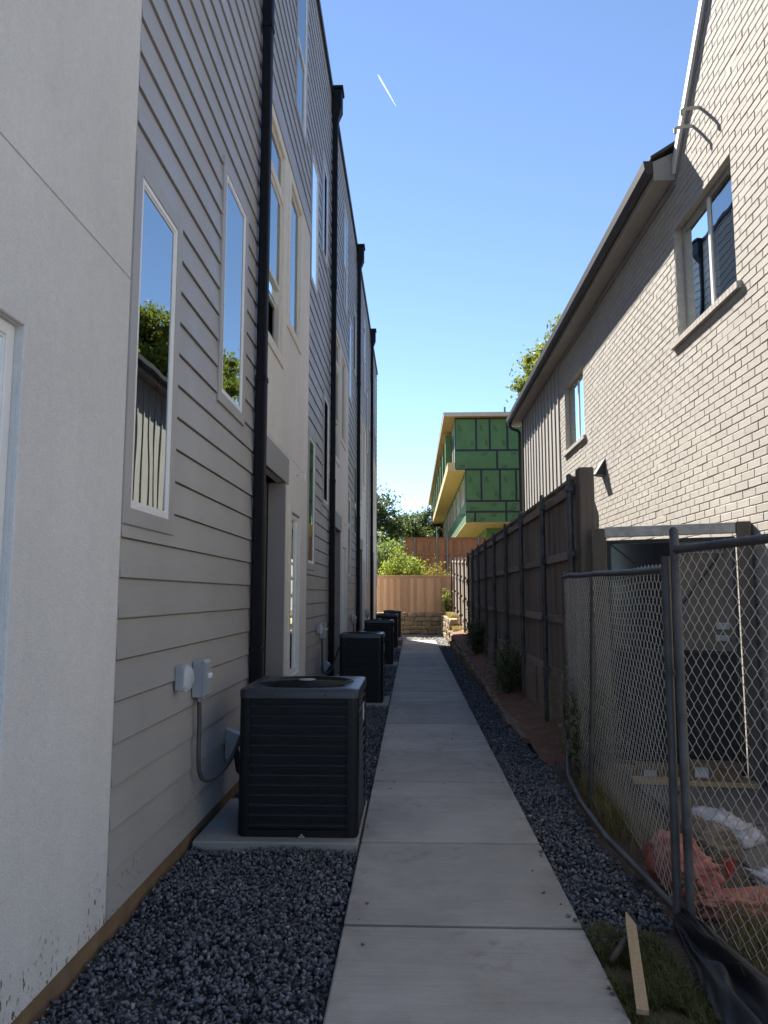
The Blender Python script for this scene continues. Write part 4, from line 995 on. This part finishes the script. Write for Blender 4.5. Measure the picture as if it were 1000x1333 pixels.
MB().box(GL - .30, GL - .19, -.035, -.011, 1.30, 1.36, .004).box(GL - .31, GL - .20, -.04, -.011, 1.20, 1.25, .004).build('latch_box', M['box_grey'], gt_)

# ------------------------------------------------------------------ things lying in the yard
def soft_bag(name, label, cat, loc, dims, m, rz=0, seed=0, tilt=(0, 0), amp=.14, fr=2.2, group=None):
    b = bmesh.new(); bmesh.ops.create_icosphere(b, subdivisions=5, radius=1); sv_ = Vector((seed, seed * 2, seed * .7))
    for v in b.verts:
        p = v.co.copy(); q = Vector((abs(p.x) ** .7 * (1 if p.x > 0 else -1), abs(p.y) ** .7 * (1 if p.y > 0 else -1), abs(p.z) ** .85 * (1 if p.z > 0 else -1)))
        w_ = p + .35 * Vector((mnoise.noise(p * 2 + sv_), mnoise.noise(p * 2 + sv_ * 1.7), mnoise.noise(p * 2 - sv_)))
        crease = abs(mnoise.noise(w_ * fr + sv_)) * 1.0 + .5 * abs(mnoise.noise(w_ * fr * 2.3 + sv_)) + .28 * abs(mnoise.noise(w_ * fr * 5.1 - sv_))
        q *= 1.05 + .5 * amp * mnoise.noise(p * 1.1 + sv_) - amp * 1.5 * (.45 - crease) 
        if q.z < -.45: q.z = -.45 + (q.z + .45) * .2
        v.co = Vector((q.x * dims[0], q.y * dims[1], q.z * dims[2]))
    zmin = min(v.co.z for v in b.verts)
    for v in b.verts: v.co.z -= zmin
    o = MB().from_bm(b).build(name, m, None, smooth=True); o.location = loc; o.rotation_euler = (tilt[0], tilt[1], rz)
    return tag(o, label, cat, group)
s1 = soft_bag('sandbag', 'upright orange plastic sack slumped against the chain link posts', 'sack', (1.50, 4.42, -.02), (.12, .19, .17), M['orange_bag'], .4, 1, (.3, -.25), amp=.3, fr=1.8, group='orange sacks')
s2 = soft_bag('sandbag', 'orange plastic sack lying flat, its red tie sticking up', 'sack', (1.70, 4.02, -.03), (.24, .15, .075), M['orange_bag'], -.15, 4, amp=.32, fr=1.8, group='orange sacks')
tk = MB(); 
for i in range(5):
    a = i * 1.2; tk.poly((.0, .0, .15), (.035 * math.cos(a), .035 * math.sin(a), .24), (.035 * math.cos(a + .8), .035 * math.sin(a + .8), .25), (.012 * math.cos(a), .012 * math.sin(a), .15))
tko = tk.build('tie', M['red_tie'], s2); tko.location = (-.06, .10, 0)
soft_bag('plastic_sack', 'bulky crumpled white plastic sack on the soil by the concrete slabs', 'sack', (2.02, 5.15, -.04), (.17, .20, .13), M['white_bag'], .6, 9, amp=.34, fr=1.7, group='white sacks')
soft_bag('plastic_sack', 'crumpled white plastic bundle beside the lying orange sack', 'sack', (2.06, 4.32, -.04), (.16, .16, .08), M['white_bag'], .1, 13, amp=.36, fr=2.2, group='white sacks')
soft_bag('soil_sack', 'brown soiled sack slumped in front of the white plastic sack', 'sack', (1.82, 4.95, -.04), (.18, .22, .13), M['burlap'], .3, 21, amp=.2, fr=2)
for i, (x0, x1, y0, y1) in enumerate(((1.98, 2.95, 4.4, 5.42), (1.90, 2.95, 5.50, 6.50))):
    tag(MB().box(x0, x1, y0, y1, -.12, .012, .01).build('concrete_slab', M['slab']), ['pale concrete slab behind the crumpled white plastic bundle', 'pale concrete slab in front of the yard gate'][i], 'slab', 'yard slabs')
pt = tag(MB().box(0, 1.0, 0, .14, 0, .04, .004).build('plank', M['bare_wood']), 'pale plank lying under the flat cardboard boxes by the gate', 'plank'); pt.location = (1.86, 6.52, .015); pt.rotation_euler = (0, 0, -.12)
for i, (x, y, z, w, d, h, rz) in enumerate(((1.95, 6.70, .02, .40, .22, .09, -.2), (2.32, 6.52, .056, .42, .20, .12, -.16))):
    c = tag(empty('cardboard_box', (x, y, z), rz), ['lower flat cardboard box with a pale label beside the plank', 'taller cardboard box with a white label by the gate'][i], 'box', 'cardboard boxes')
    MB().box(0, w, 0, d, 0, h, .004).build('carton', M['card'], c); MB().box(w * .12, w * .38, -.003, -.0005, h * .2, h * .9).build('label', M['paper'], c)
    MB().box(-.01, w + .01, -.05, d + .02, h, h + .005).build('flap', M['card'], c)
st = tag(empty('wooden_stake', (.87, 3.04, .0)), 'pale wooden stake with pointed end lying on the grass', 'stake')
v0 = Vector((0, 0, .022)); v1 = Vector((1.03 - .87, 3.76 - 3.04, .085)); d = (v1 - v0); 
sv = MB(); up = Vector((0, 0, 1)); sd_ = d.cross(up).normalized() * .0225; upv = sd_.cross(d).normalized() * .010
secs = [(0, 1), (.86, 1), (1.0, .12)]
V = []
for t, k in secs:
    c = v0 + d * t + (-sd_ * .8 * (1 - k))
    V += [c - sd_ * k - upv, c + sd_ * k - upv, c + sd_ * k + upv, c - sd_ * k + upv]
Fs = [(0, 1, 2, 3), (8, 11, 10, 9)]
for L in (0, 4):
    for i in range(4): j = (i + 1) % 4; Fs.append((L + i, L + j, L + 4 + j, L + 4 + i))
sv.mesh_data(V, Fs).build('shaft', M['bare_wood'], st)
tag(MB().tube([(.86, 3.46, .01), (.90, 3.50, .03), (.97, 3.60, .045), (1.0, 3.66, .03)], [.012, .015, .014, .011], 8).build('branch', M['bark'], None, True), 'short curved grey branch lying beside the wooden stake', 'branch')
# black silt fabric bunched along the bottom rail
def silt():
    nu, nv = 60, 34; V = []; Q = []
    for i in range(nu + 1):
        t = i / nu; Y = 3.95 - t * 2.2; xr = 1.285 + .11 * max(0, (3.9 - Y)) * 1.25; wdt = .03 + .30 * min(1, t * 2.1)
        for j in range(nv + 1):
            s = j / nv; x = xr + .015 - wdt * s
            n1 = mnoise.noise((t * 5 + s * 2.4, s * 3.0 - t * 2, 0)); n2 = mnoise.noise((t * 11 - s * 5, s * 8, 4))
            z = .075 * (1 - s) ** .7 + .055 * math.sin(s * 9 + t * 4 + n1 * 2.2) * math.sin(math.pi * min(1, s * 1.1)) * min(1, t * 4) + .022 * n2 + .006
            V.append((x + .02 * n1, Y - .10 * s, max(z, -.05)))
    for i in range(nu):
        for j in range(nv): a = i * (nv + 1) + j; Q.append((a, a + 1, a + nv + 2, a + nv + 1))
    return MB().mesh_data(V, Q).build('silt_fabric', M['silt'], None, True)
so = silt(); md = so.modifiers.new('thick', 'SOLIDIFY'); md.thickness = .003
tag(so, 'crumpled black silt fabric trailing along the bottom of the chain link panel', 'fabric')

# ------------------------------------------------------------------ plants
def blades(name, label, cat, pts, h, m, w=.004, lean=.5, kind='stuff', parent=None):
    n = len(pts); P = np.array(pts); a = rng.uniform(0, 2 * np.pi, n); hh = h * rng.uniform(.45, 1.2, n); ln = lean * rng.uniform(.1, 1, n) * hh
    dx, dy = np.cos(a), np.sin(a); px, py = -dy * w, dx * w; V = np.zeros((n, 5, 3))
    V[:, 0] = P + np.stack([px, py, 0 * a], 1); V[:, 1] = P - np.stack([px, py, 0 * a], 1)
    mid = P + np.stack([dx * ln * .4, dy * ln * .4, hh * .6], 1); V[:, 2] = mid - np.stack([px, py, 0 * a], 1) * .8; V[:, 3] = mid + np.stack([px, py, 0 * a], 1) * .8
    V[:, 4] = P + np.stack([dx * ln, dy * ln, hh * (1 - .25 * lean)], 1)
    b = (np.arange(n) * 5)[:, None]; T = np.concatenate([b + np.array([[0, 1, 2]]), b + np.array([[0, 2, 3]]), b + np.array([[3, 2, 4]])])
    o = link(name, np_mesh(name, V.reshape(-1, 3), T, m), parent)
    if label: tag(o, label, cat, kind=kind)
    return o
pts = []
while len(pts) < 5200:
    x, y = random.uniform(.83, 1.16), random.uniform(2.3, 3.82)
    if x > 1.0 + (3.85 - y) * .02 and y > 3.75: continue
    if mnoise.noise((x * 5, y * 5, 2)) > -.15: pts.append((x, y, -.05))
blades('grass', 'ragged green and straw grass beside the walkway around the stake', 'grass', pts, .10, M['grass'], .0022, 1.1)
structure(sheet('grass_soil', .828, 1.24, 1.0, 3.86, -.046, M['earth'], 6, 30, lambda x, y: .012 * mnoise.noise((x * 9, y * 9, 0))), 'brown soil under the ragged grass', 'soil')
pts = []
for cx, cy, n, sp in ((1.62, 3.6, 500, .16), (1.75, 3.3, 500, .2), (1.55, 4.9, 420, .12), (1.46, 5.5, 500, .12), (1.50, 6.2, 500, .14), (1.6, 6.8, 300, .12), (1.9, 3.7, 200, .2)):
    for _ in range(n): pts.append((random.gauss(cx, sp * .6), random.gauss(cy, sp * 1.4), -.03))
pts = [p for p in pts if p[0] > 1.33]
blades('dry_grass', 'dry straw grass growing behind the chain link panels', 'grass', pts, .24, M['dry_weed'] if 'dry_weed' in M else M['grass'], .0022, 1.0)
pts = []
for _ in range(2600):
    y = random.uniform(24.5, 30.9); x = random.uniform(1.32, 1.66); pts.append((x, y, bank_z(y) + .02))
blades('dry_grass', 'sunlit orange dry grass on the bank by the sunlit fence', 'grass', pts, .20, M['dry_grass'], .006, 1.0)

def leaf_cloud(name, centres, n_each, spread, size, m, parent, droop=0.0, up=.0):
    C = np.repeat(np.array(centres), n_each, 0); n = len(C); P = C + rng.normal(size=(n, 3)) * np.array(spread) * (.5 + rng.random((n, 1)))
    R = rand_rot(n); s = size * rng.uniform(.55, 1.25, n)
    base = np.array([(0, -.9, 0), (.42, 0, .08), (0, .9, 0), (-.42, 0, .08)])
    V = np.einsum('nij,vj->nvi', R, base) * s[:, None, None] + P[:, None, :]
    T = (np.arange(n) * 4)[:, None] + np.arange(4)[None]
    return link(name, np_mesh(name, V.reshape(-1, 3), T, m), parent)
def tree(name, label, loc, trunk_h, crown_c, crown_r, nclump, nleaf, lsize, m, clump_r, seed, group):
    random.seed(seed); t = tag(empty(name, loc), label, 'tree', group); cents = []
    for i in range(nclump):
        while True:
            d = Vector((random.uniform(-1, 1), random.uniform(-1, 1), random.uniform(-1, 1)))
            if .25 < d.length < 1: break
        k = .55 + .45 * d.length; d = d.normalized() * (random.uniform(.35, 1.0) ** .6)
        q = Vector((d.x * crown_r[0], d.y * crown_r[1], d.z * crown_r[2])) * (1 + .25 * mnoise.noise(d * 2.1 + Vector((seed, 0, 0)))); cents.append((crown_c[0] + q.x, crown_c[1] + q.y, crown_c[2] + q.z))
    leaf_cloud('crown', cents, nleaf, (clump_r, clump_r, clump_r * .7), lsize, m, t)
    tr = MB(); r0 = trunk_h * .045; top = Vector((crown_c[0] * .8, crown_c[1] * .8, crown_c[2] + crown_r[2] * .5))
    tr.tube([(0, 0, -.6), (crown_c[0] * .1, 0, trunk_h * .4), (crown_c[0] * .4, crown_c[1] * .4, trunk_h), tuple(top)], [r0 * 1.3, r0, r0 * .75, r0 * .2], 10)
    tr.build('trunk', M['bark'], t, smooth=True)
    lb = MB()
    for i in range(0, nclump, max(1, nclump // 22)):
        c = Vector(cents[i]); a = Vector((crown_c[0] * .4, crown_c[1] * .4, trunk_h * random.uniform(.75, 1.15))); mid = (a + c) / 2 + Vector((0, 0, .25)); lb.tube([a, mid, c], [r0 * .42, r0 * .25, r0 * .08], 6)
    lb.build('limbs', M['bark'], t, smooth=True); return t
tg = 'trees beyond the fences'
tree('broadleaf_tree', 'yellow-green tree rising behind the brick house roof', (8.2, 31, .9), 6.5, (0, 0, 9.9), (3.6, 3.3, 2.9), 300, 330, .125, M['leaf_oak'], .26, 3, tg)
tree('broadleaf_tree', 'yellow-green tree beside the brick house, seen only in window reflections', (13.0, 26, .8), 6.0, (0, 0, 9.0), (4.2, 4.2, 4.0), 110, 130, .18, M['leaf_oak'], .5, 5, tg)
tree('dark_tree', 'tall dark green tree above the bushes next to the townhouse end', (-4.2, 62, 3.2), 3.0, (0, 0, 3.6), (3.3, 3.0, 4.0), 150, 150, .16, M['leaf_dark'], .45, 11, tg)
tree('dark_tree', 'dark green tree with a lower crown between the tall tree and green building', (-.7, 70, 3.3), 2.6, (0, 0, 3.0), (2.3, 2.2, 2.9), 100, 140, .17, M['leaf_dark'], .4, 12, tg)
tree('dark_tree', 'dark green tree touching the far end of the green sheathed building', (1.6, 80, 3.2), 3.0, (0, 0, 3.6), (2.2, 2.2, 3.8), 100, 140, .18, M['leaf_dark'], .42, 14, tg)
tree('dark_tree', 'broad dark green tree standing behind the townhouse end', (-11, 75, 3.2), 3.2, (0, 0, 4.5), (5, 4, 4.2), 110, 140, .2, M['leaf_dark'], .55, 15, tg)
def shrub(label, loc, w, h, m, n, leaf, seed, group='bushes behind the cedar fence', name='bush', per=60, sp=.14):
    random.seed(seed); t = tag(empty(name, loc), label, 'bush', group); cents = []; stm = MB()
    for i in range(n):
        a = random.uniform(0, 6.28); r = w * math.sqrt(random.random()); x, y = r * math.cos(a), r * math.sin(a); hh = h * random.uniform(.6, 1.05) * (1 - .35 * (r / w) ** 2)
        tip = Vector((x + random.uniform(-.15, .15), y, hh)); stm.tube([(x * .5, y * .5, -.05), (x * .8, y * .8, hh * .5), tuple(tip)], [.014, .01, .004], 5)
        for k in range(5): f = random.uniform(.25, 1.0); cents.append((x * (.5 + .5 * f) + random.uniform(-.08, .08), y * (.5 + .5 * f), hh * f))
    leaf_cloud('foliage', cents, per // 5 + 4, (sp, sp, sp * 1.2), leaf, m, t); stm.build('stems', M['bark'], t); return t
zt = lambda y: hill_z(0, y)
shrub('dense pale green bush close to the townhouse end', (-1.35, 36.3, zt(36.3)), 1.0, 3.1, M['leaf_pale'], 90, .085, 31, per=110)
shrub('tall lime green bush left of the brown fence, touching the pale bush', (-.75, 33.6, zt(33.6)), .75, 2.55, M['leaf_lime'], 70, .07, 32, per=90)
shrub('lime green bush with upright shoots in front of the first steel post', (.05, 33.0, zt(33)), .6, 2.35, M['leaf_lime'], 46, .07, 33, per=80)
shrub('thin rust and green weed clump in front of the brown fence', (1.05, 33.2, zt(33.2)), .45, 2.0, M['leaf_rust'], 26, .06, 34, per=60)
shrub('small lime weed clump beside the sunlit fence top', (1.55, 33.0, zt(33)), .35, 1.9, M['leaf_lime'], 18, .06, 35, per=55)
shrub('leggy yellow-green weed leaning over the low side wall', (1.42, 30.2, .78), .18, 1.45, M['leaf_lime'], 9, .045, 36, 'weeds on the bank', 'weed', 40, .07)
shrub('dull green bush against the dark fence beside the steel posts', (1.48, 11.6, .12), .17, .72, M['leaf_vine'], 26, .030, 37, 'bushes along the dark fence', 'bush', 80, .09)
shrub('dull green bush against the far end of the dark fence', (1.50, 17.3, .25), .20, .8, M['leaf_vine'], 26, .034, 38, 'bushes along the dark fence', 'bush', 80, .10)
shrub('green vine tangle behind the sagging chain link panel', (1.62, 6.9, -.02), .14, .95, M['leaf_vine'], 26, .034, 39, 'weeds in the yard', 'weed', 60, .09)

# ------------------------------------------------------------------ loose stones on the concrete
random.seed(5)
lsv = []
for k in range(4):
    v, t = SHAPES[k]; lsv.append(MB().mesh_data(v, t).mesh('loose_stone', M['gravel']))
def loose(x, y, r):
    o = link('loose_stone', random.choice(lsv)); o.scale = (r, r, r * .8); o.location = (x, y, r * .42); o.rotation_euler = (0, 0, random.uniform(0, 6))
    tag(o, 'small dark gravel stone strayed onto the concrete walkway', 'stone', 'stones strayed onto the walkway')
for x, y, r in [(.775, 3.93, .021), (.80, 3.88, .020), (.70, 4.22, .015), (.80, 4.86, .022), (.785, 4.80, .012), (.63, 5.9, .010), (.55, 6.2, .008), (-.19, 6.35, .014), (.26, 6.55, .010), (-.30, 6.6, .015), (.50, 7.3, .009), (-.02, 7.4, .008), (.44, 8.5, .014), (.47, 8.9, .013), (.35, 8.2, .010), (.64, 9.2, .010), (.62, 7.4, .009), (.40, 7.0, .008), (.72, 8.0, .009), (-.28, 7.0, .012), (.1, 10.4, .011), (.52, 11.2, .012), (-.1, 12.4, .012), (.3, 13.9, .013), (-.2, 14.4, .013), (.55, 6.9, .008), (.0, 4.75, .007), (-.27, 3.85, .009)]:
    loose(x, y, r)
for _ in range(26):     # more of them close to the edges, where the gravel spills over
    y = 3.2 + 11 * random.random() ** 1.5; e_ = random.random() ** 2 * .16
    loose(WR - .02 - e_ if random.random() < .6 else WL + .02 + e_, y, random.uniform(.007, .015))

# ------------------------------------------------------------------ contrail
def cam_ray(x, y):
    r = (x - 500) / F_PX; u = -(y - 666.5) / F_PX
    f2 = math.cos(PITCH) - u * math.sin(PITCH); u2 = math.sin(PITCH) + u * math.cos(PITCH)
    return Vector((r * math.cos(YAW) - f2 * math.sin(YAW), r * math.sin(YAW) + f2 * math.cos(YAW), u2))
a = cam_ray(492, 97); b = cam_ray(516, 139); a *= 9000 / a.z; b *= 9000 / b.z
c0 = a; dd = b - a
ct = MB().tube([tuple(dd * t) for t in (0, .12, .35, .6, .85, 1.0)], [5, 15, 14, 11, 7, 2], 10).build('contrail', M['contrail'], None, True); ct.location = c0
tag(ct, 'short white contrail streak high in the blue sky', 'contrail', kind='stuff')
